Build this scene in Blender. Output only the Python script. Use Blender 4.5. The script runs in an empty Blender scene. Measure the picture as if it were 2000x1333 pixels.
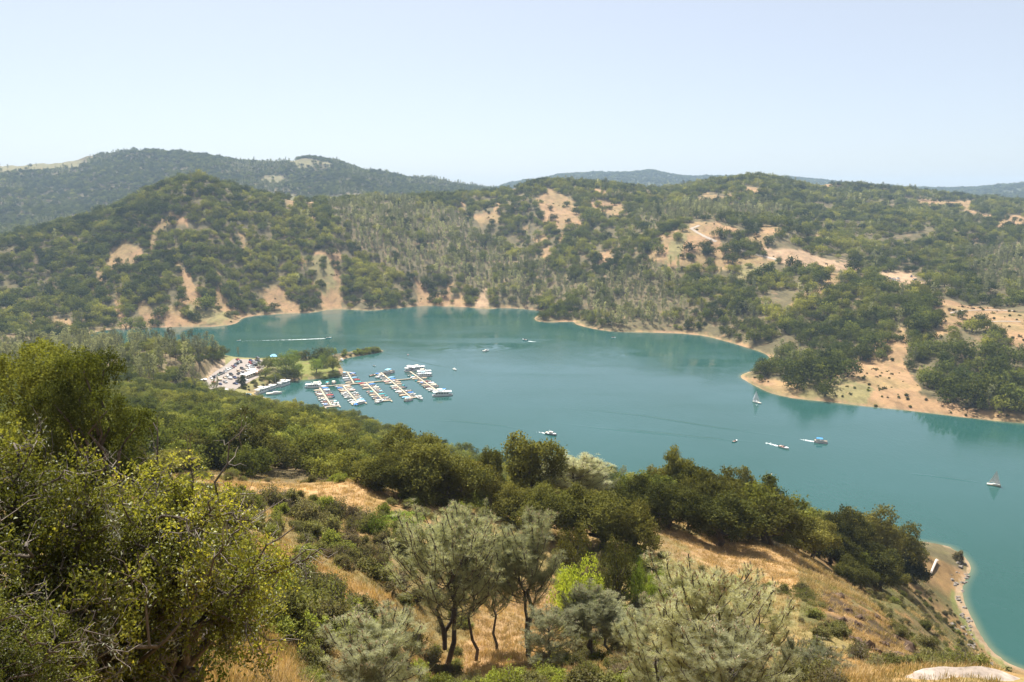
import bpy, bmesh, math, random
import numpy as np
from mathutils import Vector, Matrix

SC = bpy.context.scene
COL = SC.collection
R = math.radians
PI = math.pi

# ------------------------------------------------------------------ camera, sky, sun, exposure
CAM_H = 140.0                       # metres above the lake
F_PX, CX, CY = 1556.0, 1000.0, 666.5   # focal length in photo pixels (28 mm lens), image centre
PITCH = R(10.2)
cam_data = bpy.data.cameras.new('camera')
cam_data.sensor_width = 36.0
cam_data.lens = 36.0 * F_PX / 2000.0
cam_data.clip_start = 0.5
cam_data.clip_end = 30000.0
cam = bpy.data.objects.new('camera', cam_data)
COL.objects.link(cam)
cam.location = (0, 0, CAM_H)
cam.rotation_euler = (R(90) - PITCH, 0, 0)
SC.camera = cam

SUN_AZ, SUN_EL = R(-20.0), R(57.0)     # azimuth from +Y towards +X
world = bpy.data.worlds.new('World')
SC.world = world
world.use_nodes = True
wn = world.node_tree
for n in list(wn.nodes):
    wn.nodes.remove(n)
w_out = wn.nodes.new('ShaderNodeOutputWorld')
w_bg = wn.nodes.new('ShaderNodeBackground')
sky = wn.nodes.new('ShaderNodeTexSky')
sky.sky_type = 'NISHITA'
sky.sun_disc = False
sky.sun_elevation = SUN_EL
sky.sun_rotation = SUN_AZ
sky.altitude = 200
sky.air_density = 0.7
sky.dust_density = 1.6
sky.ozone_density = 3.0
w_bg.inputs['Strength'].default_value = 0.083
pale = wn.nodes.new('ShaderNodeMix'); pale.data_type = 'RGBA'      # thin high veil: pales the whole dome evenly
pale.inputs[0].default_value = 0.5
pale.inputs[7].default_value = (4.75, 4.7, 4.4, 1)
wn.links.new(sky.outputs[0], pale.inputs[6])
wn.links.new(pale.outputs[2], w_bg.inputs[0])
wn.links.new(w_bg.outputs[0], w_out.inputs[0])

sun_data = bpy.data.lights.new('sun', 'SUN')
sun_data.energy = 5.0
sun_data.angle = R(0.53)
sun_data.color = (1.0, 0.95, 0.87)
sun = bpy.data.objects.new('sun', sun_data)
COL.objects.link(sun)
sun_dir = Vector((math.sin(SUN_AZ) * math.cos(SUN_EL), math.cos(SUN_AZ) * math.cos(SUN_EL), math.sin(SUN_EL)))
sun.rotation_euler = sun_dir.to_track_quat('Z', 'Y').to_euler()
sun.location = (0, 0, 600)

SC.view_settings.view_transform = 'Standard'
SC.view_settings.look = 'None'
SC.view_settings.gamma = 1.0
SC.view_settings.use_curve_mapping = False
SC.view_settings.exposure = 1.15
SC.cycles.max_bounces = 6
SC.cycles.diffuse_bounces = 3
SC.cycles.glossy_bounces = 2
SC.cycles.transmission_bounces = 3
SC.cycles.transparent_max_bounces = 6
SC.cycles.volume_bounces = 0
SC.cycles.use_denoising = True
SC.cycles.denoiser = "OPENIMAGEDENOISE"
SC.cycles.caustics_reflective = False
SC.cycles.caustics_refractive = False

# ------------------------------------------------------------------ surveying: photo pixel -> direction -> place
SP, CP = math.sin(PITCH), math.cos(PITCH)
def pix_dir(u, v):
    """azimuth (from +Y to +X) and tangent of elevation of the ray through a photo pixel"""
    u = np.asarray(u, float); v = np.asarray(v, float)
    x = (u - CX) / F_PX
    yu = (CY - v) / F_PX
    fwd = CP + yu * SP
    up = -SP + yu * CP
    return np.arctan2(x, fwd), up / np.hypot(x, fwd)
def pix_of(x, y, z):
    """photo pixel of a world point"""
    x = np.asarray(x, float); y = np.asarray(y, float); dz = np.asarray(z, float) - CAM_H
    depth = y * CP - dz * SP
    upc = y * SP + dz * CP
    depth = np.where(depth < 0.1, 0.1, depth)
    return CX + F_PX * x / depth, CY - F_PX * upc / depth
def on_water(u, v, h=0.0):
    az, e = pix_dir(u, v)
    D = (h - CAM_H) / e
    return np.stack([D * np.sin(az), D * np.cos(az)], -1)

# ------------------------------------------------------------------ value noise (numpy)
_rs = np.random.RandomState(7)
_tab = _rs.rand(256, 256)
def vnoise(x, y):
    xi = np.floor(x).astype(int); yi = np.floor(y).astype(int)
    fx = x - xi; fy = y - yi
    fx = fx * fx * (3 - 2 * fx); fy = fy * fy * (3 - 2 * fy)
    a = _tab[xi & 255, yi & 255]; b = _tab[(xi + 1) & 255, yi & 255]
    c = _tab[xi & 255, (yi + 1) & 255]; d = _tab[(xi + 1) & 255, (yi + 1) & 255]
    return (a * (1 - fx) + b * fx) * (1 - fy) + (c * (1 - fx) + d * fx) * fy
def fbm(x, y, o=4):
    s = 0; a = 0.5; t = 0
    for i in range(o):
        s = s + a * (vnoise(x + 17.3 * i, y - 9.1 * i) * 2 - 1); t += a
        x = x * 2.03; y = y * 2.03; a *= 0.5
    return s / t
def in_poly(px, py, poly):
    poly = np.asarray(poly, float)
    inside = np.zeros(px.shape, bool)
    x0, y0 = poly[-1]
    for x1, y1 in poly:
        c = ((y1 > py) != (y0 > py))
        if abs(y1 - y0) > 1e-12:
            c &= px < (x0 - x1) * (py - y1) / (y0 - y1) + x1
        else:
            c[:] = False
        inside ^= c
        x0, y0 = x1, y1
    return inside
def seg_dist(px, py, poly, closed=True):
    poly = np.asarray(poly, float)
    best = np.full(px.shape, 1e18)
    n = len(poly)
    for i in range(n if closed else n - 1):
        ax, ay = poly[i]; bx, by = poly[(i + 1) % n]
        dx, dy = bx - ax, by - ay
        L = dx * dx + dy * dy + 1e-9
        t = np.clip(((px - ax) * dx + (py - ay) * dy) / L, 0, 1)
        d = (px - ax - t * dx) ** 2 + (py - ay - t * dy) ** 2
        np.minimum(best, d, out=best)
    return np.sqrt(best)
def smooth(t):
    t = np.clip(t, 0, 1)
    return t * t * (3 - 2 * t)
def catmull(P, k=4):
    P = np.asarray(P, float); n = len(P); out = []
    for i in range(n):
        p0, p1, p2, p3 = P[i - 1], P[i], P[(i + 1) % n], P[(i + 2) % n]
        for j in range(k):
            t = j / k
            out.append(0.5 * ((2 * p1) + (p2 - p0) * t + (2 * p0 - 5 * p1 + 4 * p2 - p3) * t * t + (3 * p1 - p0 - 3 * p2 + p3) * t ** 3))
    return np.array(out)
# ------------------------------------------------------------------ the lake's shoreline (surveyed, z = 0)
SHORE_PX = [(170,660),(185,650),(225,643),(300,640),(400,639),(440,636),(462,632),(475,622),(500,617),(560,613),(610,611),(640,606),(680,605),(720,607),(760,604),(800,600),(840,598),(870,599),(905,600),(925,602),(950,604),(985,602),(1020,604),(1050,607),(1068,611),(1056,615),(1044,621),(1050,628),(1075,630),(1105,629),(1120,629),(1125,634),(1150,641),(1180,646),(1210,649),(1260,650),(1310,651),(1370,656),(1420,668),(1460,680),(1490,690),(1503,700),(1500,714),(1480,722),(1455,729),(1446,736),(1458,745),(1480,757),(1510,770),(1560,780),(1620,786),(1700,795),(1780,803),(1850,812),(1920,820),(2000,828),(2150,845),(2400,880),
 (2600,1000),(2600,1400),(2300,1420),(2100,1345),(2000,1308),(1965,1292),(1935,1268),(1915,1240),(1900,1210),(1885,1180),(1880,1150),(1890,1125),(1897,1112),(1890,1095),(1875,1080),(1850,1067),(1820,1060),(1790,1058),(1760,1056),(1700,1050),(1600,1020),(1500,990),(1400,965),(1300,950),(1200,935),(1100,925),(1000,910),(900,890),(840,868),(800,853),(785,846),(765,838),(740,830),(715,826),(690,821),(650,815),(610,806),(585,803),(560,799),(545,793),(547,787),(525,779),(498,770.5),(508,762),(530,753),(565,746),(584,742.5),(615,740),(645,735.6),(664,732.5),(669,726),(664,716),(661,705),(683,698.5),(700,695.5),(725,691),(747,687),(744,684),(729,681),(700,686),(656,693.5),(630,697),(600,698),(560,700),(520,701),(490,700.5),(470,699),(450,697),(432,694),(400,694),(330,692),(250,690),(200,684),(175,672)]
_sp = np.array(SHORE_PX, float)
SHORE = catmull(on_water(_sp[:, 0], _sp[:, 1]), 3)

# ------------------------------------------------------------------ ground survey: (u, v, horizontal distance)
GROUND_PX = """
870 1420 15 870 1385 25 870 1310 58 960 1330 50 1060 1260 66 960 1170 76 760 1333 40 650 1333 33 560 1290 30 700 1280 38 480 1240 30 350 1300 18 420 1180 33 600 1180 45 740 1178 56 640 1110 60 520 1060 62 560 1080 62 600 1055 74 650 1050 78 560 1000 84 600 985 90 560 952 100 640 947 102 700 941 105 430 946 92 390 943 90 330 950 80
230 1400 12 0 1360 13 -150 1360 13 100 1400 10 100 1030 40 -100 1030 40 200 1020 46 300 1010 55 250 960 80 100 960 75 -100 960 75
850 985 105 950 1000 110 1000 1003 112 1100 1012 116 1250 1025 116 1300 1005 126 1400 1062 113 1180 1180 85 1280 1060 104 1200 1110 95 1450 1120 96 1560 1105 112 1600 1130 100 1500 1060 122 1560 1075 140 1620 1090 165 1700 1110 195 1700 1165 150 1800 1165 195 1850 1150 235 1850 1250 165 1750 1240 118 1800 1270 98 1760 1190 135
1650 1250 68 1620 1180 82 1700 1180 94 1740 1210 86 1780 1282 71 1700 1290 62 1560 1240 66 1400 1333 40 1300 1340 36 1200 1300 52 1500 1340 42 1660 1318 36 1850 1312 37 1720 1320 37 1980 1330 34 2050 1340 30 1850 1420 25 1850 1470 12 1600 1400 20 1300 1420 20 1950 1290 205 1900 1300 140 1960 1330 60
500 918 138 300 925 120 620 905 155 560 965 116 700 955 120 800 985 135 900 1010 140 900 1000 200 1000 1030 200 1000 985 280 1200 1060 200 1200 1010 280 1400 1080 200 1400 1040 270 1550 1080 240 1300 1080 160 1100 1045 150 800 930 300 760 890 350 700 870 310 600 900 195 450 862 235 650 862 265 600 832 335 500 815 405 450 796 480 350 782 410 250 762 430 200 805 330 100 765 400 100 850 220 300 860 210 0 800 300 -100 800 300 350 705 560 330 683 610 240 690 590 150 693 600 100 695 620 0 700 600 -100 700 620 250 725 520 100 730 500 0 740 480 380 745 545 400 760 530
385 356 1260 300 381 1240 240 411 1220 190 431 1200 120 452 1160 60 470 1130 0 483 1100 -100 510 1080 -200 520 1080 500 388 1330 560 393 1380 640 396 1420 740 396 1450 830 390 1480
385 450 1100 300 450 1110 230 480 1080 150 520 1030 60 540 1020 350 520 1010 300 560 950 200 580 930 100 600 900 0 610 890 -100 615 890 420 600 925 450 500 1060 550 450 1180 520 520 1080 620 500 1110 620 570 1030 700 450 1230 700 540 1090 800 540 1110 800 450 1280 750 410 1400 900 560 1090 900 480 1250 900 420 1430 900 380 1600 1000 570 1060 1000 470 1280 1000 374 1600 1100 387 1480 1100 362 1620 1050 362 1600 1160 364 1610 1100 450 1290 1100 550 1060 1100 605 960 1200 615 910 1200 560 990 1200 480 1180 1200 410 1400 1200 374 1560 1280 384 1600 1340 374 1650 1300 540 980 1300 600 890 1300 460 1120 1400 440 1130 1400 520 1000 1400 600 860 1450 640 790 1500 510 990 1520 450 1120 1560 560 880 1550 600 820 1550 660 730 1600 500 1010 1650 522 950 1650 600 790 1620 700 670 1700 548 880 1760 548 880 1800 560 850 1750 620 740 1750 700 630 1850 600 750 1900 620 720 2000 630 680 2080 630 680 1850 700 610 1950 700 590 1950 770 530 1850 770 550 1750 760 580 1650 740 620 1600 735 635
1700 512 1050 1800 522 1000 1900 542 930 2000 562 880 2100 570 870 1700 450 1250 1800 450 1250 1900 460 1200 2000 480 1150 2100 490 1150 1600 440 1250 1500 420 1300 1400 412 1350 1400 364 1650 1480 351 1700 1530 361 1700 1600 374 1750 1650 364 1900 1720 369 1950 1780 369 1950 1850 379 1900 1900 388 1850 1960 392 1800 2000 398 1750 2100 405 1750 1800 397 1700 1900 412 1550 2000 432 1450 1600 402 1500 1700 402 1550
-100 335 2900 0 326 2900 100 322 2900 180 309 2950 270 295 3000 350 298 3000 440 313 3000 520 323 3000 570 315 3000 620 309 3000 680 325 3000 750 343 3000 830 355 3000 900 367 3000 960 372 3000
100 380 2400 300 360 2500 100 430 2000 0 440 1950 0 395 2150 200 400 2200 500 360 2500 700 380 2400 600 350 2650 0 470 1650 60 462 1700 -100 470 1650 385 430 1650 200 460 1550 0 500 1400 600 440 1800 800 440 1850 950 430 2000
0 420 4200 300 410 4200 600 410 4200 900 410 4200
1000 360 5200 1050 356 5200 1110 342 5300 1170 340 5300 1230 340 5300 1280 336 5300 1320 346 5300 1360 351 5300 1420 347 5500 1470 351 5500 1530 348 6000 1580 353 6000 1640 359 6000 1800 370 5500 1880 384 4200 1950 372 4200 2000 364 4200 2100 360 4200
1000 425 2600 1200 420 2600 1400 418 2600 1600 418 2600 1800 420 2600 2000 420 2600 1100 402 3700 1400 402 3700 1700 402 3700 2000 398 3300 -100 400 8000 300 400 8000 700 400 8000 1100 400 8000 1500 400 8000 1900 400 8000 2100 400 8000
"""
_g = np.array([float(t) for t in GROUND_PX.split()]).reshape(-1, 3)
_az, _e = pix_dir(_g[:, 0], _g[:, 1])
CT = [np.stack([_az, np.log(_g[:, 2] / np.cos(_az)), _e], 1)]     # listed distances run along the view axis
# shore points, shallow lake bed and the ground right round the camera
_sw = on_water(_sp[:, 0], _sp[:, 1])[::2]
_D = np.hypot(_sw[:, 0], _sw[:, 1])
CT.append(np.stack([np.arctan2(_sw[:, 0], _sw[:, 1]), np.log(_D), -CAM_H / _D], 1))
_lk = []
for u in range(-150, 2101, 250):
    for v in (760, 700, 660):
        w = on_water(u, v)
        if in_poly(np.array([w[0]]), np.array([w[1]]), SHORE)[0]:
            d = math.hypot(*w); _lk.append((math.atan2(w[0], w[1]), math.log(d), (-4 - CAM_H) / d))
CT.append(np.array(_lk))
_nr = []
for a in np.radians([-42, -25, -8, 8, 25, 42]):
    for d, z in ((1.5, 138.4), (4, 137.0), (8, 133.2)):
        _nr.append((a, math.log(d), (z - CAM_H) / d))
CT.append(np.array(_nr))
CT = np.concatenate(CT)
KA = 3.0
_X = np.stack([CT[:, 0] * KA, CT[:, 1]], 1)
def _tps(r2):
    return 0.5 * r2 * np.log(r2 + 1e-12)
_n = len(_X)
_A = np.zeros((_n + 3, _n + 3))
_d2 = ((_X[:, None, :] - _X[None, :, :]) ** 2).sum(-1)
_A[:_n, :_n] = _tps(_d2) + np.eye(_n) * 2e-4
_A[:_n, _n] = 1; _A[:_n, _n + 1:] = _X
_A[_n, :_n] = 1; _A[_n + 1:, :_n] = _X.T
_W = np.linalg.solve(_A, np.concatenate([CT[:, 2], np.zeros(3)]))
def rbf_e(az, ld):
    out = np.empty(az.shape); f = out.ravel(); a = az.ravel() * KA; l = ld.ravel()
    for i in range(0, len(a), 20000):
        s = slice(i, i + 20000)
        d2 = (a[s, None] - _X[None, :, 0]) ** 2 + (l[s, None] - _X[None, :, 1]) ** 2
        f[s] = _tps(d2) @ _W[:_n] + _W[_n] + _W[_n + 1] * a[s] + _W[_n + 2] * l[s]
    return out

# ------------------------------------------------------------------ flat places built up by people
PARK_PX = [(404,771),(397,752),(402,742),(418,728),(440,714),(456,701),(490,702.5),(520,703),(518,712),(513,724),(505,737),(482,749),(462,760),(450,770),(438,778),(420,779)]
LAWN_PX = [(535,704),(600,700.5),(640,697),(656,702),(659,716),(660,727),(640,732),(590,737),(565,730),(545,722),(530,712)]
BENCH_PX = [(1700,531),(1775,533),(1795,550),(1830,565),(1870,566),(1868,572),(1800,570),(1755,563),(1728,548)]
def plane_poly(px, z):
    p = np.array(px, float)
    return on_water(p[:, 0], p[:, 1], z)
PARK_Z, LAWN_Z = 3.0, 2.6
PARK = plane_poly(PARK_PX, PARK_Z)
LAWN = plane_poly(LAWN_PX, LAWN_Z)

# ------------------------------------------------------------------ polar height field
FINE = np.radians(np.arange(-37.0, 37.001, 0.125))
AZ = np.concatenate([np.radians(np.arange(-180, -37, 6.5)), FINE, np.radians(np.arange(43.5, 180.1, 6.5))])
_r = [1.2]
while _r[-1] < 8800:
    r = _r[-1]
    k = 0.05 if r < 8 else 0.022 if r < 20 else 0.011 if r < 140 else 0.012 if r < 420 else 0.008 if r < 1300 else 0.010 if r < 2100 else 0.016 if r < 3300 else 0.03
    _r.append(r * (1 + k))
RR = np.array(_r)
LR = np.log(RR)
def raw_height(az, r):
    """ground height from the survey alone"""
    azc = np.clip(az, -0.72, 0.72)
    e = rbf_e(azc, np.log(r))
    z = CAM_H + e * r
    side = smooth((np.abs(az) - 0.75) / 0.6)
    return z * (1 - side) + (139.0 - 0.02 * r) * side
GA, GR = np.meshgrid(AZ, RR)             # rows = radius
GX = GR * np.sin(GA); GY = GR * np.cos(GA)
GZ = raw_height(GA, GR)
# spurs and gullies
_rel = fbm(GX / 95.0, GY / 95.0, 4) * smooth((GR - 90) / 300)
GZ += _rel * np.clip(GR * 0.006, 0, 16) + fbm(GX / 24.0 + 5, GY / 24.0, 3) * np.clip(GR * 0.006, 0.0, 2.2) + fbm(GX / 4.0, GY / 4.0, 3) * np.clip(GR * 0.006, 0, 0.45)
SD = np.full(GX.shape, 400.0)            # signed distance to the shore, + on land
_m = (GR > 120) & (GR < 1700) & (np.abs(GA) < 0.95)
_ix = np.where(_m)
_d = seg_dist(GX[_ix], GY[_ix], SHORE)
_ins = in_poly(GX[_ix], GY[_ix], SHORE)
SD[_ix] = np.where(_ins, -_d, _d)
_jit = fbm(GX / 9.0, GY / 9.0, 3) * 1.6
_bank = 0.10 * np.clip(SD, 0, 8) + 0.42 * np.clip(SD - 3, 0, 200)
_t = smooth((SD - 4) / 55)
_land = np.maximum((1 - _t) * np.minimum(_bank, np.maximum(GZ, 0.25 * SD)) + _t * np.maximum(GZ, 4.0), 0.12 * np.clip(SD, 0, 60) + 0.03)
_land = np.where(SD < 300, _land, GZ)
_near_lake = (GR > 120) & (GR < 1700) & (np.abs(GA) < 0.95)
GZ = np.where(_near_lake, np.where(SD < 0, np.maximum(0.22 * SD, -12.0) - 0.02, _land), GZ)
def flatten(poly, z, soft):
    global GZ
    m = (GR > 400) & (GR < 1100) & (np.abs(GA) < 0.7)
    ix = np.where(m)
    d = seg_dist(GX[ix], GY[ix], poly)
    ins = in_poly(GX[ix], GY[ix], poly)
    k = np.where(ins, 1.0, 1 - smooth(d / soft))
    k = np.where(SD[ix] > 0, k, 0)
    GZ[ix] = GZ[ix] * (1 - k) + z * k
flatten(PARK, PARK_Z - 0.12, 12.0)
flatten(LAWN, LAWN_Z, 7.0)
# breakwater: keep it low
_bw = in_poly(GX, GY, on_water(*np.array([(650,690),(760,676),(760,692),(655,706)], float).T)) & (SD > 0)
GZ = np.where(_bw, np.minimum(0.45 * SD, 2.3), GZ)

_nf0 = int(np.searchsorted(AZ, FINE[0] - 1e-9)); _nf1 = _nf0 + len(FINE)
_step = FINE[1] - FINE[0]
def height(x, y):
    """bilinear ground height (inside the fine fan)"""
    x = np.asarray(x, float); y = np.asarray(y, float)
    r = np.clip(np.hypot(x, y), RR[0], RR[-1] * 0.999)
    a = np.clip((np.arctan2(x, y) - FINE[0]) / _step, 0, len(FINE) - 1.001)
    j = np.floor(a).astype(int); fa = a - j; j = j + _nf0
    lr = np.log(r)
    i = np.clip(np.searchsorted(LR, lr) - 1, 0, len(LR) - 2)
    fr = (lr - LR[i]) / (LR[i + 1] - LR[i])
    return (GZ[i, j] * (1 - fa) + GZ[i, j + 1] * fa) * (1 - fr) + (GZ[i + 1, j] * (1 - fa) + GZ[i + 1, j + 1] * fa) * fr
def sd_at(x, y):
    r = np.hypot(x, y); a = np.clip(np.round((np.arctan2(x, y) - FINE[0]) / _step), 0, len(FINE) - 1).astype(int) + _nf0
    i = np.clip(np.searchsorted(RR, r), 0, len(RR) - 1)
    return SD[i, a]
# horizon seen from the camera up to each radius (for finding what the photograph can show)
GE = (GZ - CAM_H) / GR
HMAX = np.maximum.accumulate(GE, 0)
def hidden_by(x, y, top):
    """how far (in tangent) the ground in front rises over a point at height top; > 0 is hidden"""
    r = np.hypot(x, y); a = np.clip(np.round((np.arctan2(x, y) - FINE[0]) / _step), 0, len(FINE) - 1).astype(int) + _nf0
    i = np.clip(np.searchsorted(RR, r) - 2, 0, len(RR) - 1)
    return HMAX[i, a] - (top - CAM_H) / r
def ground_hit(u, v, dmin=2.0):
    """first ground point on the ray through a photo pixel"""
    az, e = pix_dir(u, v)
    a = int(np.clip(round((float(az) - FINE[0]) / _step), 0, len(FINE) - 1)) + _nf0
    ok = np.where((GE[:, a] >= float(e)) & (RR > dmin))[0]
    k = ok[0] if len(ok) else len(RR) - 1
    r = RR[k]
    if k > 0 and len(ok):
        e0, e1 = GE[k - 1, a], GE[k, a]
        t = np.clip((float(e) - e0) / (e1 - e0 + 1e-12), 0, 1)
        r = RR[k - 1] + t * (RR[k] - RR[k - 1])
    x, y = r * math.sin(float(az)), r * math.cos(float(az))
    return x, y, float(height(x, y))
def at_dist(u, D, v=900):
    az, _ = pix_dir(u, v)
    x, y = D * math.tan(float(az)), D
    return x, y, float(height(x, y))
# ------------------------------------------------------------------ object helpers
def tag(o, label=None, cat=None, group=None, kind=None):
    if label: o['label'] = label
    if cat: o['category'] = cat
    if group: o['group'] = group
    if kind: o['kind'] = kind
    return o
def link(name, me, parent=None, mat=None):
    o = bpy.data.objects.new(name, me)
    COL.objects.link(o)
    if parent is not None:
        o.parent = parent
    if mat is not None:
        o.data.materials.append(mat)
    return o
def empty(name, loc, rz=0.0, label=None, cat=None, group=None, s=1.0):
    o = bpy.data.objects.new(name, None)
    COL.objects.link(o)
    o.location = loc
    o.rotation_euler = (0, 0, rz)
    o.scale = (s, s, s)
    return tag(o, label, cat, group)
def copy_tree(o, parent=None):
    c = o.copy(); COL.objects.link(c)
    c.parent = parent
    for ch in o.children:
        copy_tree(ch, c)
    return c
def mesh_np(name, V, quads=None, tris=None, attrs=None, mats=(), midx=None, smooth_shade=False):
    me = bpy.data.meshes.new(name)
    V = np.asarray(V, np.float32).reshape(-1, 3)
    nq = 0 if quads is None else len(quads); nt = 0 if tris is None else len(tris)
    me.vertices.add(len(V)); me.vertices.foreach_set('co', V.ravel())
    loops = []
    if nq: loops.append(np.asarray(quads, np.int32).ravel())
    if nt: loops.append(np.asarray(tris, np.int32).ravel())
    loops = np.concatenate(loops) if loops else np.zeros(0, np.int32)
    me.loops.add(len(loops)); me.loops.foreach_set('vertex_index', loops)
    me.polygons.add(nq + nt)
    st = np.concatenate([np.arange(nq) * 4, nq * 4 + np.arange(nt) * 3]).astype(np.int32)
    me.polygons.foreach_set('loop_start', st)
    for m in mats: me.materials.append(m)
    if midx is not None: me.polygons.foreach_set('material_index', np.asarray(midx, np.int32))
    if smooth_shade: me.polygons.foreach_set('use_smooth', np.ones(nq + nt, bool))
    for k, v in (attrs or {}).items():
        v = np.asarray(v, np.float32)
        if v.ndim == 1:
            me.attributes.new(k, 'FLOAT', 'POINT').data.foreach_set('value', v)
        else:
            me.attributes.new(k, 'FLOAT_COLOR', 'POINT').data.foreach_set('color', np.concatenate([v, np.ones((len(v), 1), np.float32)], 1).ravel())
    me.update(calc_edges=True)
    return me
class MB:
    """collects boxes, prisms, tubes and lofts into one mesh"""
    def __init__(s): s.v = []; s.f = []
    def add(s, V, F):
        b = len(s.v); s.v += [tuple(p) for p in V]; s.f += [tuple(i + b for i in f) for f in F]; return s
    def box(s, x0, x1, y0, y1, z0, z1, tx=0.0, ty=0.0):
        """tx, ty: how much the top is drawn in"""
        V = [(x0, y0, z0), (x1, y0, z0), (x1, y1, z0), (x0, y1, z0), (x0 + tx, y0 + ty, z1), (x1 - tx, y0 + ty, z1), (x1 - tx, y1 - ty, z1), (x0 + tx, y1 - ty, z1)]
        return s.add(V, [(3, 2, 1, 0), (4, 5, 6, 7), (0, 1, 5, 4), (1, 2, 6, 5), (2, 3, 7, 6), (3, 0, 4, 7)])
    def prism(s, prof, y0, y1, ins=None):
        """side profile [(x, z)] spanned from y0 to y1; ins: per-point inset in y"""
        n = len(prof); ins = ins or [0] * n
        V = [(x, y0 + i, z) for (x, z), i in zip(prof, ins)] + [(x, y1 - i, z) for (x, z), i in zip(prof, ins)]
        F = [tuple(range(n)), tuple(range(2 * n - 1, n - 1, -1))] + [((k + 1) % n, k, n + k, n + (k + 1) % n) for k in range(n)]
        return s.add(V, F)
    def tube(s, P, rad, n=6, cap=True):
        P = [Vector(p) for p in P]
        if not isinstance(rad, (list, tuple)): rad = [rad] * len(P)
        V = []; F = []
        for i, p in enumerate(P):
            d = (P[min(i + 1, len(P) - 1)] - P[max(i - 1, 0)]).normalized()
            a = d.orthogonal().normalized(); b = d.cross(a)
            for k in range(n):
                t = 2 * PI * k / n
                V.append(p + (a * math.cos(t) + b * math.sin(t)) * rad[i])
        for i in range(len(P) - 1):
            for k in range(n):
                F.append((i * n + k, i * n + (k + 1) % n, (i + 1) * n + (k + 1) % n, (i + 1) * n + k))
        if cap:
            F.append(tuple(range(n - 1, -1, -1))); F.append(tuple((len(P) - 1) * n + k for k in range(n)))
        return s.add(V, F)
    def mesh(s, name, mat=None):
        me = bpy.data.meshes.new(name); me.from_pydata(s.v, [], s.f); me.update()
        if mat: me.materials.append(mat)
        return me
    def build(s, name, mat, parent=None):
        return link(name, s.mesh(name, mat), parent)

# ------------------------------------------------------------------ materials
def nt_new(name):
    m = bpy.data.materials.new(name); m.use_nodes = True
    t = m.node_tree
    for n in list(t.nodes): t.nodes.remove(n)
    out = t.nodes.new('ShaderNodeOutputMaterial')
    return m, t, out
def N(t, kind, **kw):
    n = t.nodes.new(kind)
    for k, v in kw.items(): setattr(n, k, v)
    return n
def math_n(t, op, a, b=None, clamp=False):
    n = N(t, 'ShaderNodeMath', operation=op); n.use_clamp = clamp
    for i, x in enumerate((a, b)):
        if x is None: continue
        if isinstance(x, (int, float)): n.inputs[i].default_value = x
        else: t.links.new(x, n.inputs[i])
    return n.outputs[0]
def mixc(t, fac, a, b, mode='MIX'):
    n = N(t, 'ShaderNodeMix', data_type='RGBA', blend_type=mode)
    for s, x in ((n.inputs[0], fac), (n.inputs[6], a), (n.inputs[7], b)):
        if isinstance(x, (int, float)): s.default_value = x
        elif isinstance(x, tuple): s.default_value = (*x, 1) if len(x) == 3 else x
        else: t.links.new(x, s)
    return n.outputs[2]
def noise(t, vec, scale, detail=4, rough=0.55, out=0):
    n = N(t, 'ShaderNodeTexNoise'); n.inputs['Scale'].default_value = scale
    n.inputs['Detail'].default_value = detail; n.inputs['Roughness'].default_value = rough
    if vec is not None: t.links.new(vec, n.inputs['Vector'])
    return n.outputs[out]
def ramp(t, fac, stops):
    n = N(t, 'ShaderNodeValToRGB')
    e = n.color_ramp.elements
    while len(e) < len(stops): e.new(0.5)
    for i, (p, c) in enumerate(stops):
        e[i].position = p; e[i].color = (*c, 1)
    t.links.new(fac, n.inputs[0])
    return n.outputs[0]
def simple(name, col, rough=0.5, metal=0.0, var=0.12, scale=3.0, spec=0.5, bump=0.0):
    """plain surface with a little grain and wear"""
    m, t, out = nt_new(name)
    b = N(t, 'ShaderNodeBsdfPrincipled')
    tc = N(t, 'ShaderNodeTexCoord')
    nz = noise(t, tc.outputs['Object'], scale, 4)
    lo = tuple(c * (1 - var) for c in col); hi = tuple(min(1, c * (1 + var)) for c in col)
    t.links.new(ramp(t, nz, [(0.3, lo), (0.7, hi)]), b.inputs['Base Color'])
    b.inputs['Roughness'].default_value = rough; b.inputs['Metallic'].default_value = metal
    b.inputs['Specular IOR Level'].default_value = spec
    if bump:
        bp = N(t, 'ShaderNodeBump'); bp.inputs['Strength'].default_value = bump
        t.links.new(nz, bp.inputs['Height']); t.links.new(bp.outputs[0], b.inputs['Normal'])
    t.links.new(b.outputs[0], out.inputs['Surface'])
    return m
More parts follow.
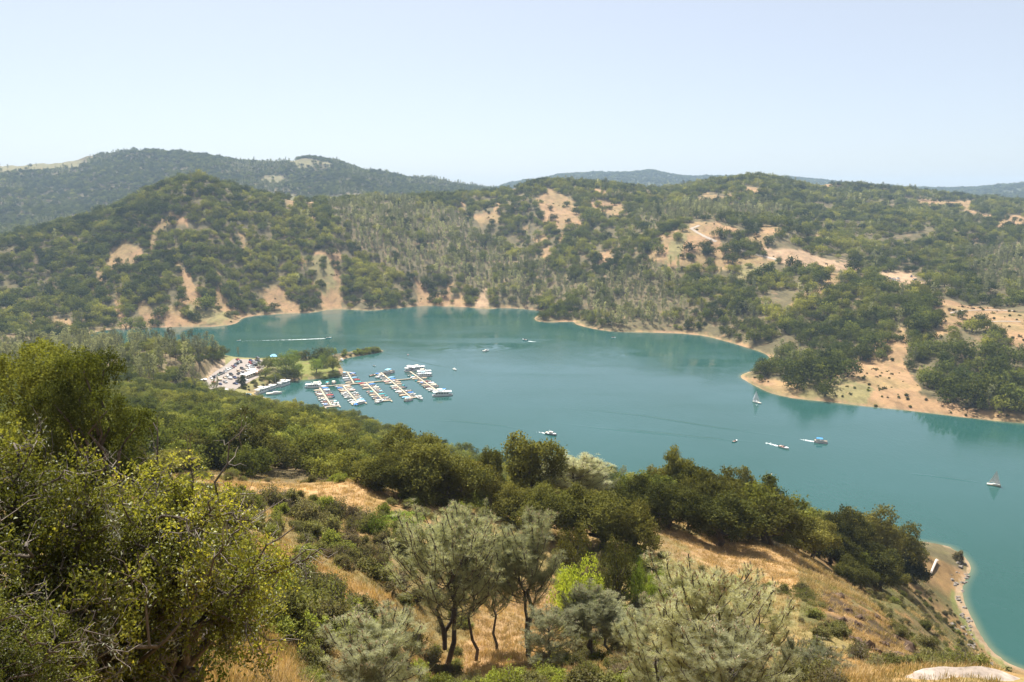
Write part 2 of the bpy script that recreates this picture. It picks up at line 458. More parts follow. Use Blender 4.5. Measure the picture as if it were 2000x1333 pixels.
def foliage(name, dark, mid, light, transl=0.3, tintamt=0.5, gloss=0.0):
    """leaves: colour by the plant's own hue value, a random value per plant and a tint per leaf"""
    m, t, out = nt_new(name)
    at = N(t, 'ShaderNodeAttribute', attribute_type='INSTANCER', attribute_name='hue')
    oi = N(t, 'ShaderNodeObjectInfo')
    tn = N(t, 'ShaderNodeAttribute', attribute_type='GEOMETRY', attribute_name='tint')
    h = math_n(t, 'ADD', at.outputs['Fac'], math_n(t, 'MULTIPLY', math_n(t, 'SUBTRACT', oi.outputs['Random'], 0.5), 0.34))
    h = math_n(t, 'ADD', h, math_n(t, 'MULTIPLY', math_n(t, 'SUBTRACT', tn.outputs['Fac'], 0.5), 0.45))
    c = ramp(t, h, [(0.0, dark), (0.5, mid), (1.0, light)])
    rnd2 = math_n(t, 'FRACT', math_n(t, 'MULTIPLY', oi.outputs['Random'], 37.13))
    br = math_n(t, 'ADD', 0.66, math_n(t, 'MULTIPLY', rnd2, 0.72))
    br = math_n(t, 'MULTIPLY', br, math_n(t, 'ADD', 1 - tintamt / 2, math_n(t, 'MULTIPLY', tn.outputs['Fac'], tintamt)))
    hs = N(t, 'ShaderNodeHueSaturation')
    t.links.new(c, hs.inputs['Color']); t.links.new(br, hs.inputs['Value'])
    df = N(t, 'ShaderNodeBsdfDiffuse'); tr = N(t, 'ShaderNodeBsdfTranslucent')
    t.links.new(hs.outputs[0], df.inputs['Color'])
    t.links.new(mixc(t, 1.0, hs.outputs[0], (1.25, 1.2, 0.6), 'MULTIPLY'), tr.inputs['Color'])
    mx = N(t, 'ShaderNodeMixShader'); mx.inputs[0].default_value = transl
    t.links.new(df.outputs[0], mx.inputs[1]); t.links.new(tr.outputs[0], mx.inputs[2])
    s = mx.outputs[0]
    if gloss:
        g = N(t, 'ShaderNodeBsdfGlossy'); g.inputs['Roughness'].default_value = 0.38
        g.inputs['Color'].default_value = (0.9, 0.95, 1, 1)
        m2 = N(t, 'ShaderNodeMixShader'); m2.inputs[0].default_value = gloss
        t.links.new(s, m2.inputs[1]); t.links.new(g.outputs[0], m2.inputs[2]); s = m2.outputs[0]
    t.links.new(s, out.inputs['Surface'])
    return m
M = {}
M['oak_leaf'] = foliage('oak_leaf', (0.040, 0.056, 0.016), (0.130, 0.148, 0.036), (0.255, 0.250, 0.055), 0.36)
M['live_oak'] = foliage('live_oak', (0.042, 0.050, 0.016), (0.134, 0.132, 0.038), (0.255, 0.226, 0.060), 0.36)
M['oak_fresh'] = foliage('oak_fresh', (0.052, 0.068, 0.018), (0.18, 0.19, 0.034), (0.44, 0.40, 0.062), 0.42, 0.6, 0.01)
M['bright_leaf'] = foliage('bright_leaf', (0.08, 0.12, 0.024), (0.17, 0.23, 0.04), (0.30, 0.34, 0.05), 0.42)
M['needle'] = foliage('needle', (0.16, 0.172, 0.115), (0.305, 0.315, 0.205), (0.47, 0.455, 0.31), 0.50)
M['conifer'] = foliage('conifer', (0.016, 0.030, 0.018), (0.030, 0.048, 0.024), (0.05, 0.07, 0.03), 0.15)
M['brush'] = foliage('brush', (0.150, 0.120, 0.085), (0.150, 0.150, 0.060), (0.23, 0.265, 0.050), 0.38)
M['dry_blade'] = foliage('dry_blade', (0.13, 0.15, 0.05), (0.38, 0.26, 0.12), (0.54, 0.40, 0.22), 0.25)
M['lichen'] = simple('lichen', (0.22, 0.225, 0.145), 0.9, var=0.3)
M['bark'] = simple('bark', (0.085, 0.066, 0.050), 0.9, var=0.45, scale=6, bump=0.6)
M['pine_bark'] = simple('pine_bark', (0.075, 0.060, 0.050), 0.9, var=0.4, scale=6, bump=0.6)
M['twig'] = simple('twig', (0.20, 0.165, 0.14), 0.9, var=0.3, scale=5)
M['candle'] = simple('candle', (0.40, 0.32, 0.20), 0.8, var=0.2)
M['deadwood'] = simple('deadwood', (0.50, 0.42, 0.36), 0.85, var=0.2, scale=4, bump=0.3)

# ---- ground
def ground_material():
    m, t, out = nt_new('ground')
    b = N(t, 'ShaderNodeBsdfPrincipled'); b.inputs['Roughness'].default_value = 0.95
    b.inputs['Specular IOR Level'].default_value = 0.1
    at = N(t, 'ShaderNodeAttribute', attribute_name='gcol')
    geo = N(t, 'ShaderNodeNewGeometry')
    pos = geo.outputs['Position']
    n1 = noise(t, pos, 0.035, 5); n2 = noise(t, pos, 0.35, 5); n3 = noise(t, pos, 3.0, 4)
    k = math_n(t, 'ADD', math_n(t, 'MULTIPLY', n1, 0.55), math_n(t, 'ADD', math_n(t, 'MULTIPLY', n2, 0.55), math_n(t, 'MULTIPLY', n3, 0.55)))
    v = ramp(t, k, [(0.52, (0.62, 0.62, 0.62)), (0.82, (1.0, 1.0, 1.0)), (1.12, (1.28, 1.26, 1.2))])
    c = mixc(t, 1.0, at.outputs['Color'], v, 'MULTIPLY')
    # rills and cattle tracks across open slopes
    mp = N(t, 'ShaderNodeMapping'); mp.inputs['Scale'].default_value = (1, 0.25, 1.6); mp.inputs['Rotation'].default_value = (0, 0, R(18))
    t.links.new(pos, mp.inputs['Vector'])
    ri = ramp(t, noise(t, mp.outputs[0], 0.11, 6, 0.7), [(0.40, (0.70, 0.70, 0.68)), (0.52, (1, 1, 1)), (0.66, (1.18, 1.15, 1.08))])
    c = mixc(t, 0.85, c, ri, 'MULTIPLY')
    # scraps of low weeds and bare reddish soil
    w = ramp(t, noise(t, pos, 0.16, 6, 0.65), [(0.54, (0, 0, 0)), (0.66, (1, 1, 1))])
    c = mixc(t, math_n(t, 'MULTIPLY', w, 0.38), c, (0.17, 0.15, 0.06))
    s = ramp(t, noise(t, pos, 0.09, 5, 0.6), [(0.55, (0, 0, 0)), (0.68, (1, 1, 1))])
    c = mixc(t, math_n(t, 'MULTIPLY', s, 0.35), c, (0.34, 0.20, 0.12))
    t.links.new(c, b.inputs['Base Color'])
    bp = N(t, 'ShaderNodeBump'); bp.inputs['Strength'].default_value = 0.7; bp.inputs['Distance'].default_value = 0.35
    t.links.new(math_n(t, 'ADD', n2, n3), bp.inputs['Height'])
    t.links.new(bp.outputs[0], b.inputs['Normal'])
    t.links.new(b.outputs[0], out.inputs['Surface'])
    return m
M['ground'] = ground_material()
def water_material():
    m, t, out = nt_new('lake_water')
    b = N(t, 'ShaderNodeBsdfPrincipled')
    b.inputs['IOR'].default_value = 1.333
    b.inputs['Roughness'].default_value = 0.10
    b.inputs['Specular IOR Level'].default_value = 0.5
    geo = N(t, 'ShaderNodeNewGeometry'); pos = geo.outputs['Position']
    sh = N(t, 'ShaderNodeAttribute', attribute_name='shallow').outputs['Fac']
    big = noise(t, pos, 0.006, 3)
    c = ramp(t, big, [(0.35, (0.014, 0.062, 0.051)), (0.65, (0.020, 0.074, 0.068))])
    c = mixc(t, math_n(t, 'MULTIPLY', sh, 0.85), c, (0.11, 0.135, 0.075))
    t.links.new(c, b.inputs['Base Color'])
    mp = N(t, 'ShaderNodeMapping'); mp.inputs['Rotation'].default_value = (0, 0, R(25)); mp.inputs['Scale'].default_value = (1, 0.45, 1)
    t.links.new(pos, mp.inputs['Vector'])
    w1 = noise(t, mp.outputs[0], 0.55, 3, 0.6)
    w2 = noise(t, mp.outputs[0], 0.09, 3, 0.5)
    patch = ramp(t, noise(t, pos, 0.011, 3), [(0.40, (0.10, 0.10, 0.10)), (0.60, (1, 1, 1))])
    hgt = math_n(t, 'ADD', math_n(t, 'MULTIPLY', w1, patch), math_n(t, 'MULTIPLY', w2, 0.8))
    bp = N(t, 'ShaderNodeBump'); bp.inputs['Strength'].default_value = 0.42; bp.inputs['Distance'].default_value = 0.35
    t.links.new(hgt, bp.inputs['Height']); t.links.new(bp.outputs[0], b.inputs['Normal'])
    # wind lanes: ruffled and slick water
    ml = N(t, 'ShaderNodeMapping'); ml.inputs['Rotation'].default_value = (0, 0, R(-28)); ml.inputs['Scale'].default_value = (0.22, 1, 1)
    t.links.new(pos, ml.inputs['Vector'])
    ln = ramp(t, noise(t, ml.outputs[0], 0.028, 5, 0.6), [(0.40, (0.03, 0.03, 0.03)), (0.62, (0.17, 0.17, 0.17))])
    t.links.new(ln, b.inputs['Roughness'])
    t.links.new(b.outputs[0], out.inputs['Surface'])
    return m
M['water'] = water_material()

# ------------------------------------------------------------------ what covers the ground, drawn as outlines on the photograph
GRASS = [  # dry open grass on the hills across the lake
 [(181,556),(190,535),(200,520),(222,490),(245,468),(257,476),(276,484),(278,500),(262,516),(240,526),(215,526),(202,540),(190,560),(187,575),(180,572)],
 [(296,455),(305,440),(318,424),(330,419),(365,422),(368,440),(350,436),(330,442),(312,452),(303,480),(298,498),(290,485)],
 [(346,512),(356,512),(362,530),(376,548),(388,568),(402,590),(418,585),(424,548),(432,552),(436,575),(452,592),(470,606),(478,620),(450,634),(320,637),(300,628),(306,600),(340,592),(364,572),(354,548)],
 [(50,632),(100,622),(135,622),(150,640),(60,642)], [(224,560),(236,560),(240,600),(246,640),(230,640)], [(262,580),(280,585),(300,600),(312,637),(286,640),(272,610)],
 [(508,566),(545,560),(556,572),(572,588),(604,604),(560,616),(538,602),(518,594)],
 [(576,498),(598,504),(614,494),(664,490),(671,498),(656,518),(666,545),(671,580),(664,602),(640,607),(624,580),(610,552),(600,522),(580,512)],
 [(443,438),(449,438),(454,470),(449,472)], [(467,452),(474,452),(490,490),(490,505),(482,495)], [(553,386),(580,386),(582,412),(570,412)], [(598,392),(614,392),(616,432),(606,432)],
 [(640,384),(700,381),(760,383),(760,388),(690,388),(640,389)],
 [(1051,391),(1068,368),(1090,373),(1118,393),(1135,410),(1138,443),(1096,450),(1068,438),(1048,430),(1062,415),(1046,396)],
 [(1149,395),(1174,391),(1197,394),(1222,404),(1205,427),(1174,416),(1158,408)], [(995,365),(1009,362),(1018,379),(998,381)], [(894,379),(911,407),(903,415),(893,401)],
 [(928,419),(962,412),(973,392),(979,396),(972,412),(982,438),(956,439),(939,441),(928,430)], [(1018,443),(1037,438),(1029,453),(1020,460)],
 [(1020,476),(1057,457),(1069,463),(1062,478),(1040,472)], [(1096,452),(1108,466),(1088,478)], [(1060,488),(1074,480),(1075,514),(1056,514)],
 [(1160,494),(1197,485),(1217,480),(1198,495),(1184,523),(1176,512),(1150,518),(1172,505)],
 [(810,544),(824,552),(846,582),(878,552),(895,547),(880,578),(907,578),(922,604),(872,600),(814,598)], [(928,590),(950,562),(954,600),(921,604)],
 [(1242,371),(1264,373),(1290,393),(1274,388)], [(1160,369),(1188,376),(1191,383),(1163,378)], [(824,380),(842,380),(834,391)],
 [(1276,462),(1330,445),(1366,434),(1400,433),(1446,450),(1444,456),(1412,452),(1395,457),(1412,476),(1440,488),(1524,510),(1506,522),(1470,546),(1440,546),(1430,526),(1400,531),(1310,520),(1258,506),(1270,486),(1300,475)],
 [(1450,480),(1458,467),(1490,440),(1526,445),(1532,456),(1502,461),(1486,481)],
 [(1480,480),(1560,488),(1600,503),(1660,512),(1690,530),(1640,532),(1600,526),(1560,526),(1526,515),(1502,505)],
 [(1538,600),(1550,582),(1600,559),(1626,534),(1664,530),(1642,546),(1612,572),(1572,587)],
 [(1700,531),(1778,532),(1796,549),(1830,563),(1870,566),(1866,573),(1800,572),(1755,565),(1726,548)],
 [(1825,582),(1850,584),(1900,598),(2010,612),(2010,700),(1962,655),(1900,636),(1866,642),(1842,655),(1826,664),(1834,620)],
 [(1446,736),(1480,738),(1530,745),(1600,742),(1650,716),(1690,690),(1730,660),(1762,640),(1772,672),(1762,702),(1790,742),(1800,772),(1900,800),(2010,812),(2010,840),(1700,800),(1560,785),(1480,764)],
 [(1358,396),(1375,380),(1396,378),(1412,385),(1440,379),(1422,391),(1400,391),(1375,401)], [(1444,364),(1482,367),(1492,381),(1450,372)],
 [(1786,396),(1800,387),(1850,393),(1902,392),(1892,411),(1942,420),(1936,429),(1900,421),(1870,406),(1800,411)], [(1940,451),(1958,421),(2010,419),(2010,446),(1970,451)],
 [(1878,459),(1920,457),(1927,470),(1890,473)], [(1578,366),(1640,352),(1652,360),(1600,371)], [(1588,455),(1606,455),(1606,466),(1594,466)],
 [(0,322),(60,318),(120,316),(180,310),(150,330),(60,336),(0,340)], [(505,350),(520,345),(556,343),(552,358),(530,362)], [(560,316),(600,310),(640,318),(660,325),(620,322),(590,330)],
]
GREENISH = [[(590,505),(640,500),(652,520),(655,560),(630,575),(612,545)], [(1440,520),(1500,512),(1524,512),(1480,545),(1440,556),(1420,540)], [(360,595),(430,600),(460,615),(430,632),(370,630)], [(1300,520),(1310,470),(1345,450),(1330,500)], [(1560,745),(1650,735),(1700,760),(1700,790),(1560,775)]]
FG_GRASS = [
 [(380,938),(450,943),(560,950),(640,945),(722,936),(726,990),(700,1004),(680,992),(640,985),(604,962),(560,975),(500,965),(440,960)],
 [(470,1038),(520,1052),(580,1078),(625,1103),(680,1138),(762,1163),(780,1195),(720,1205),(690,1182),(640,1152),(590,1122),(550,1122),(520,1092),(480,1072)],
 [(320,1340),(400,1236),(440,1212),(500,1222),(570,1268),(600,1340)],
 [(1285,1040),(1330,1040),(1420,1060),(1540,1070),(1620,1110),(1700,1170),(1780,1290),(1700,1300),(1640,1200),(1560,1150),(1460,1150),(1380,1100)],
 [(940,1150),(1080,1120),(1100,1250),(960,1340),(900,1340)], [(1600,1290),(1700,1300),(1700,1340),(1600,1340)],
]
PINE_ZONE = [[(640,402),(760,386),(880,412),(960,472),(1060,520),(1180,570),(1000,600),(880,545),(780,540),(690,480)], [(1120,560),(1230,530),(1335,560),(1352,642),(1170,642)], [(1240,422),(1330,400),(1500,400),(1545,420),(1350,432),(1260,440)], [(1900,500),(2010,480),(2010,580),(1900,560)], [(1240,520),(1320,510),(1330,560),(1240,560)], [(1430,615),(1500,610),(1490,670),(1430,660)]]
BRIGHT_ZONE = [[(1590,440),(1720,440),(1740,490),(1600,500)], [(470,420),(600,410),(640,480),(600,580),(500,560),(470,500)], [(1480,550),(1610,560),(1600,640),(1500,640)], [(680,500),(760,500),(800,560),(700,590)], [(850,520),(1030,560),(1000,600),(900,600)], [(1290,395),(1340,380),(1340,420),(1290,420)]]
DIRT_ZONE = [[(1480,480),(1560,488),(1600,503),(1660,512),(1690,530),(1640,532),(1600,526),(1560,526),(1526,515),(1502,505)], [(1700,531),(1778,532),(1796,549),(1830,563),(1870,566),(1866,573),(1800,572),(1755,565),(1726,548)], [(928,590),(950,562),(954,600),(921,604)], [(402,742),(412,720),(440,700),(470,690),(455,702),(420,728)]]
CLIFF = [(1608,1165),(1630,1150),(1690,1175),(1735,1215),(1785,1285),(1760,1290),(1690,1280),(1650,1240),(1610,1215)]
GREEN_SHORE = [(1855,1150),(1880,1175),(1905,1225),(1990,1305),(1960,1310),(1900,1250),(1860,1190)]
def near_side(x, y):
    u = CX + F_PX * x / np.maximum(y, 1) / 1.0
    return y < np.interp(u, [-400, 430, 560, 700, 1200, 1900, 2300], [820, 722, 690, 600, 450, 350, 330])
def any_poly(u, v, polys):
    r = np.zeros(np.shape(u), bool)
    for p in polys:
        r |= in_poly(u, v, p)
    return r

def ground_colours():
    U, V = pix_of(GX, GY, GZ)
    near = near_side(GX, GY) & (GY > 0)
    C = np.empty(GX.shape + (3,)); C[:] = (0.115, 0.096, 0.050)           # leaf litter under the woods
    jitu = fbm(GX / 16.0, GY / 16.0, 4) * 9; jitv = fbm(GX / 16.0 + 31, GY / 16.0, 4) * 6
    far = ~near & (GY > 0)
    g = far & any_poly(U + jitu, V + jitv, GRASS)
    gk = smooth((fbm(GX / 30.0, GY / 30.0, 4) + 0.3) / 0.6)[..., None]
    C[g] = (np.array((0.300, 0.188, 0.100)) * (1 - gk) + np.array((0.240, 0.170, 0.082)) * gk)[g]
    C[g & (GR > 2200)] = (0.165, 0.150, 0.072)
    C[far & any_poly(U + jitu, V + jitv, GREENISH) & g] = (0.21, 0.18, 0.08)
    C[far & any_poly(U + jitu, V + jitv, DIRT_ZONE)] = (0.33, 0.225, 0.14)
    C[GR > 3800] = (0.055, 0.07, 0.035)
    # near hillside: straw-coloured grass everywhere, greener in the hollows
    k = smooth((fbm(GX / 11.0, GY / 11.0, 4) + 0.25) / 0.6)[..., None]
    fg = np.array((0.20, 0.155, 0.062)) * (1 - k) + np.array((0.29, 0.185, 0.078)) * k
    n1 = near & (GR < 330)
    C[n1] = fg[n1]
    gg = n1 & any_poly(U + fbm(GX / 4.0, GY / 4.0, 3) * 26, V + fbm(GX / 4.0 + 7, GY / 4.0, 3) * 14, FG_GRASS)
    C[gg] = (np.array((0.35, 0.225, 0.11)) + 0 * fg)[gg]
    rt = n1 & (U > 1560) & (GR > 75)
    kk = smooth((fbm(GX / 17.0 + 9, GY / 17.0, 4) + 0.3) / 0.5)[..., None]
    C[rt] = (np.array((0.100, 0.092, 0.036)) * kk + np.array((0.205, 0.130, 0.058)) * (1 - kk))[rt]
    cm = n1 & in_poly(U + fbm(GX / 5.0, GY / 5.0, 4) * 75, V + fbm(GX / 5.0 + 7, GY / 5.0, 4) * 50, CLIFF)
    ck = smooth((fbm(GX / 2.6, GY / 2.6, 4) + 0.15) / 0.3)[..., None]
    C[cm] = (np.array((0.062, 0.043, 0.026)) * (1 - ck) + np.array((0.19, 0.115, 0.042)) * ck)[cm]
    C[n1 & in_poly(U, V, GREEN_SHORE)] = (0.14, 0.145, 0.05)
    woods = near & (GR > 125) & (U < 1560) & ~gg
    C[woods] = (0.15, 0.115, 0.06)
    bank = near & any_poly(U, V, DIRT_ZONE); C[bank] = (0.38, 0.28, 0.19)
    # bare draw-down strip round the lake
    s = (SD > -14) & (SD < np.where(near, 1.8, 4.0) + np.where(near, 2.0, 4.5) * fbm(GX / 25.0, GY / 25.0, 3))
    sk = smooth((fbm(GX / 9.0, GY / 9.0, 4) + 0.25) / 0.5)[..., None]; sh2 = np.clip(SD / 5.0, 0, 1)[..., None]
    C[s & far] = ((np.array((0.31, 0.195, 0.118)) * sk + np.array((0.225, 0.170, 0.095)) * (1 - sk)) * (1 - 0.25 * sh2) + np.array((0.03, 0.03, 0.0)) * sh2)[s & far]
    C[s & near] = (0.26, 0.19, 0.12)
    lawn = (GY > 400) & in_poly(GX, GY, LAWN)
    C[lawn] = (0.16, 0.17, 0.042)
    pen = near & (GY > 520) & (U > 440) & (U < 760) & ~lawn & (SD > 4.0)
    C[pen & (V < 790)] = (0.20, 0.185, 0.075)
    spit = near & (U > 480) & (U < 560) & (V > 766) & (V < 800) & (SD > 0)
    C[spit] = (0.34, 0.255, 0.12)
    return C
GCOL = ground_colours()
nr_, na_ = GX.shape
_idx = np.arange(nr_ * na_).reshape(nr_, na_)
_Q = np.stack([_idx[:-1, :-1], _idx[:-1, 1:], _idx[1:, 1:], _idx[1:, :-1]], -1).reshape(-1, 4)[:, ::-1]
_V = np.stack([GX, GY, GZ], -1).reshape(-1, 3)
ground = link('ground', mesh_np('ground', _V, quads=_Q, attrs={'gcol': GCOL.reshape(-1, 3)}, mats=[M['ground']], smooth_shade=True))
tag(ground, kind='structure')

# lake: the part of the fan that lies in the basin, level at z = 0
_wet = (SD < 9.0) & (GR > 120) & (GR < 1700) & (np.abs(GA) < 0.95)
_qm = _wet[:-1, :-1] | _wet[:-1, 1:] | _wet[1:, 1:] | _wet[1:, :-1]
_wq = _Q.reshape(nr_ - 1, na_ - 1, 4)[_qm]
_used, _inv = np.unique(_wq, return_inverse=True)
_wv = _V[_used].copy(); _wv[:, 2] = 0.0
_wv = _wv.astype(float)
_shal = np.clip(1 + SD.ravel()[_used] / 3.2, 0, 1) ** 1.5
lake = link('lake_water', mesh_np('lake_water', _wv, quads=_inv.reshape(-1, 4), attrs={'shallow': _shal}, mats=[M['water']], smooth_shade=True))
tag(lake, kind='structure')

# haze: the summer air over the valley
hz = MB().box(-8900, 8900, -8900, 8900, -14.5, 345)
m, t, out = nt_new('haze')
pv = N(t, 'ShaderNodeVolumePrincipled')
pv.inputs['Color'].default_value = (0.57, 0.77, 1.0, 1)
pv.inputs['Density'].default_value = 0.000095
pv.inputs['Anisotropy'].default_value = 0.0
t.links.new(pv.outputs[0], out.inputs['Volume'])
M['haze'] = m
haze = tag(hz.build('haze', m), kind='stuff')
# ------------------------------------------------------------------ plant shapes
def unit(v):
    return v / (np.linalg.norm(v, axis=-1, keepdims=True) + 1e-9)
def rand_dirs(rng, n):
    return unit(rng.normal(size=(n, 3)))
def leaf_quads(rng, C, outward, size, k_out=0.9, aspect=0.62, sizevar=0.35):
    """pointed leaves at C, facing roughly outward"""
    n = len(C)
    nrm = unit(outward * k_out + rand_dirs(rng, n))
    t = unit(np.cross(nrm, rand_dirs(rng, n)))
    b = np.cross(nrm, t)
    s = (size * (1 + sizevar * (rng.rand(n) * 2 - 1)))[:, None] if np.ndim(size) == 0 else (size * (1 + sizevar * (rng.rand(n) * 2 - 1)))[:, None]
    curl = nrm * s * 0.12
    V = np.stack([C - t * s * 0.5 - curl, C + b * s * aspect * 0.5 + curl, C + t * s * 0.5 - curl, C - b * s * aspect * 0.5 + curl], 1)
    return V.reshape(-1, 3), np.arange(n * 4).reshape(n, 4)
class Tubes:
    def __init__(s): s.V = []; s.Q = []; s.n = 0
    def add(s, P, rad, sides=5):
        P = np.asarray(P, float); m = len(P); rad = np.broadcast_to(np.asarray(rad, float), (m,))
        d = np.gradient(P, axis=0); d = unit(d)
        ref = np.where(np.abs(d[:, 2:3]) > 0.9, np.array([[1.0, 0, 0]]), np.array([[0, 0, 1.0]]))
        a = unit(np.cross(d, ref)); b = np.cross(d, a)
        th = np.arange(sides) * 2 * PI / sides
        V = P[:, None] + (a[:, None] * np.cos(th)[None, :, None] + b[:, None] * np.sin(th)[None, :, None]) * rad[:, None, None]
        i = np.arange(m - 1)[:, None] * sides; k = np.arange(sides)[None]; k2 = (k + 1) % sides
        Q = np.stack([i + k, i + k2, i + sides + k2, i + sides + k], -1).reshape(-1, 4) + s.n
        s.V.append(V.reshape(-1, 3)); s.Q.append(Q); s.n += m * sides
    def mesh(s, name, mat):
        return mesh_np(name, np.concatenate(s.V), quads=np.concatenate(s.Q), mats=[mat], smooth_shade=True)
def bent(rng, p0, p1, n=5, wob=0.12, sag=0.0):
    p0 = np.asarray(p0, float); p1 = np.asarray(p1, float)
    t = np.linspace(0, 1, n)[:, None]
    L = np.linalg.norm(p1 - p0)
    P = p0 + (p1 - p0) * t
    off = rng.normal(size=(n, 3)) * L * wob; off[0] = 0; off[-1] = 0
    P = P + off
    P[:, 2] += sag * L * np.sin(t[:, 0] * PI)
    return P

def make_oak(seed, Rw, H, nl, nq, leaf, mat, trunk_frac=0.28, sides=5, dome=0.8, name='oak', puff=(0.26, 0.40), gap=0.5, kout=1.5, clump=7):
    """broad crown of many leaf puffs carried on limbs. Base at the origin"""
    rng = np.random.RandomState(seed)
    zc = H * (trunk_frac + (1 - trunk_frac) * 0.42); hz_ = H * (1 - trunk_frac) * 0.5
    cen = []; rad = []
    tries = 0
    while len(cen) < nl and tries < 4000:
        tries += 1
        d = rand_dirs(rng, 1)[0]
        if d[2] < -0.55: continue
        k = rng.uniform(0.45, 0.95) if rng.rand() < 0.85 else rng.uniform(0.1, 0.4)
        ang = math.atan2(d[1], d[0])
        lob = 1 + 0.22 * math.sin(3 * ang + seed) + 0.12 * math.sin(5 * ang + 2.1 * seed)
        c = np.array([d[0] * Rw * k * lob, d[1] * Rw * k * lob, zc + d[2] * hz_ * k * 1.25])
        r = Rw * rng.uniform(*puff) * (0.85 if d[2] < 0 else 1.0)
        if any(np.linalg.norm(c - q) < gap * (r + s) for q, s in zip(cen, rad)): continue
        cen.append(c); rad.append(r)
    cen = np.array(cen); rad = np.array(rad)
    top = (cen[:, 2] + rad * 0.8).max()
    cen[:, 2] *= H / top
    # leaves on the puffs, none inside a neighbour
    C = []; O = []; T = []
    got = 0
    lobe_t = rng.rand(len(cen))
    nc = max(nq // clump, 1)
    while got < nc:
        n = int((nc - got) * 2.2) + 50
        j = rng.choice(len(cen), n, p=rad ** 2 / (rad ** 2).sum())
        d = rand_dirs(rng, n)
        keep = rng.rand(n) < np.where(d[:, 2] < -0.2, 0.45, 1.0)
        j, d = j[keep], d[keep]
        rr = rad[j] * rng.uniform(0.70, 1.08, len(j)) * (1 + 0.24 * np.sin(d[:, 0] * 7 + j) * np.sin(d[:, 1] * 6 + 2 * j))
        p = cen[j] + d * rr[:, None] * np.array([1, 1, 0.82])
        dist = np.linalg.norm((p[:, None] - cen[None]) / np.array([1, 1, 0.82]), axis=2) / rad[None]
        ok = (dist < 0.74).sum(1) == 0
        if ok.sum() == 0: break
        C.append(p[ok]); O.append(d[ok]); T.append(lobe_t[j[ok]] * 0.35 + rng.rand(ok.sum()) * 0.35)
        got += ok.sum()
    C = np.repeat(np.concatenate(C)[:nc], clump, 0); O = np.repeat(np.concatenate(O)[:nc], clump, 0); T = np.repeat(np.concatenate(T)[:nc], clump)
    jr = rng.normal(size=C.shape) * leaf * 0.85
    C = C + jr; O = unit(O + jr / leaf * 0.55); T = T + rng.rand(len(T)) * 0.3
    V, Q = leaf_quads(rng, C, O, leaf, kout)
    crown = mesh_np(name + '_crown', V, quads=Q, attrs={'tint': np.repeat(T, 4)}, mats=[mat])
    tb = Tubes()
    r0 = 0.045 * Rw + 0.02 * H
    fork = np.array([rng.uniform(-.1, .1) * Rw, rng.uniform(-.1, .1) * Rw, H * trunk_frac * rng.uniform(0.75, 1.0)])
    P = bent(rng, (0, 0, -0.6), fork, 5, 0.06)
    tb.add(P, np.linspace(r0 * 1.35, r0 * 0.9, 5), max(sides, 5))
    order = rng.permutation(len(cen))
    for q in order[: min(len(cen), 16 if sides > 4 else 5)]:
        P = bent(rng, fork * 0.96, cen[q], 6, 0.06, 0.05)
        tb.add(P, np.linspace(r0 * 0.55, r0 * 0.10, 6), sides)
    trunk = tb.mesh(name + '_trunk', M['bark'])
    return crown, trunk

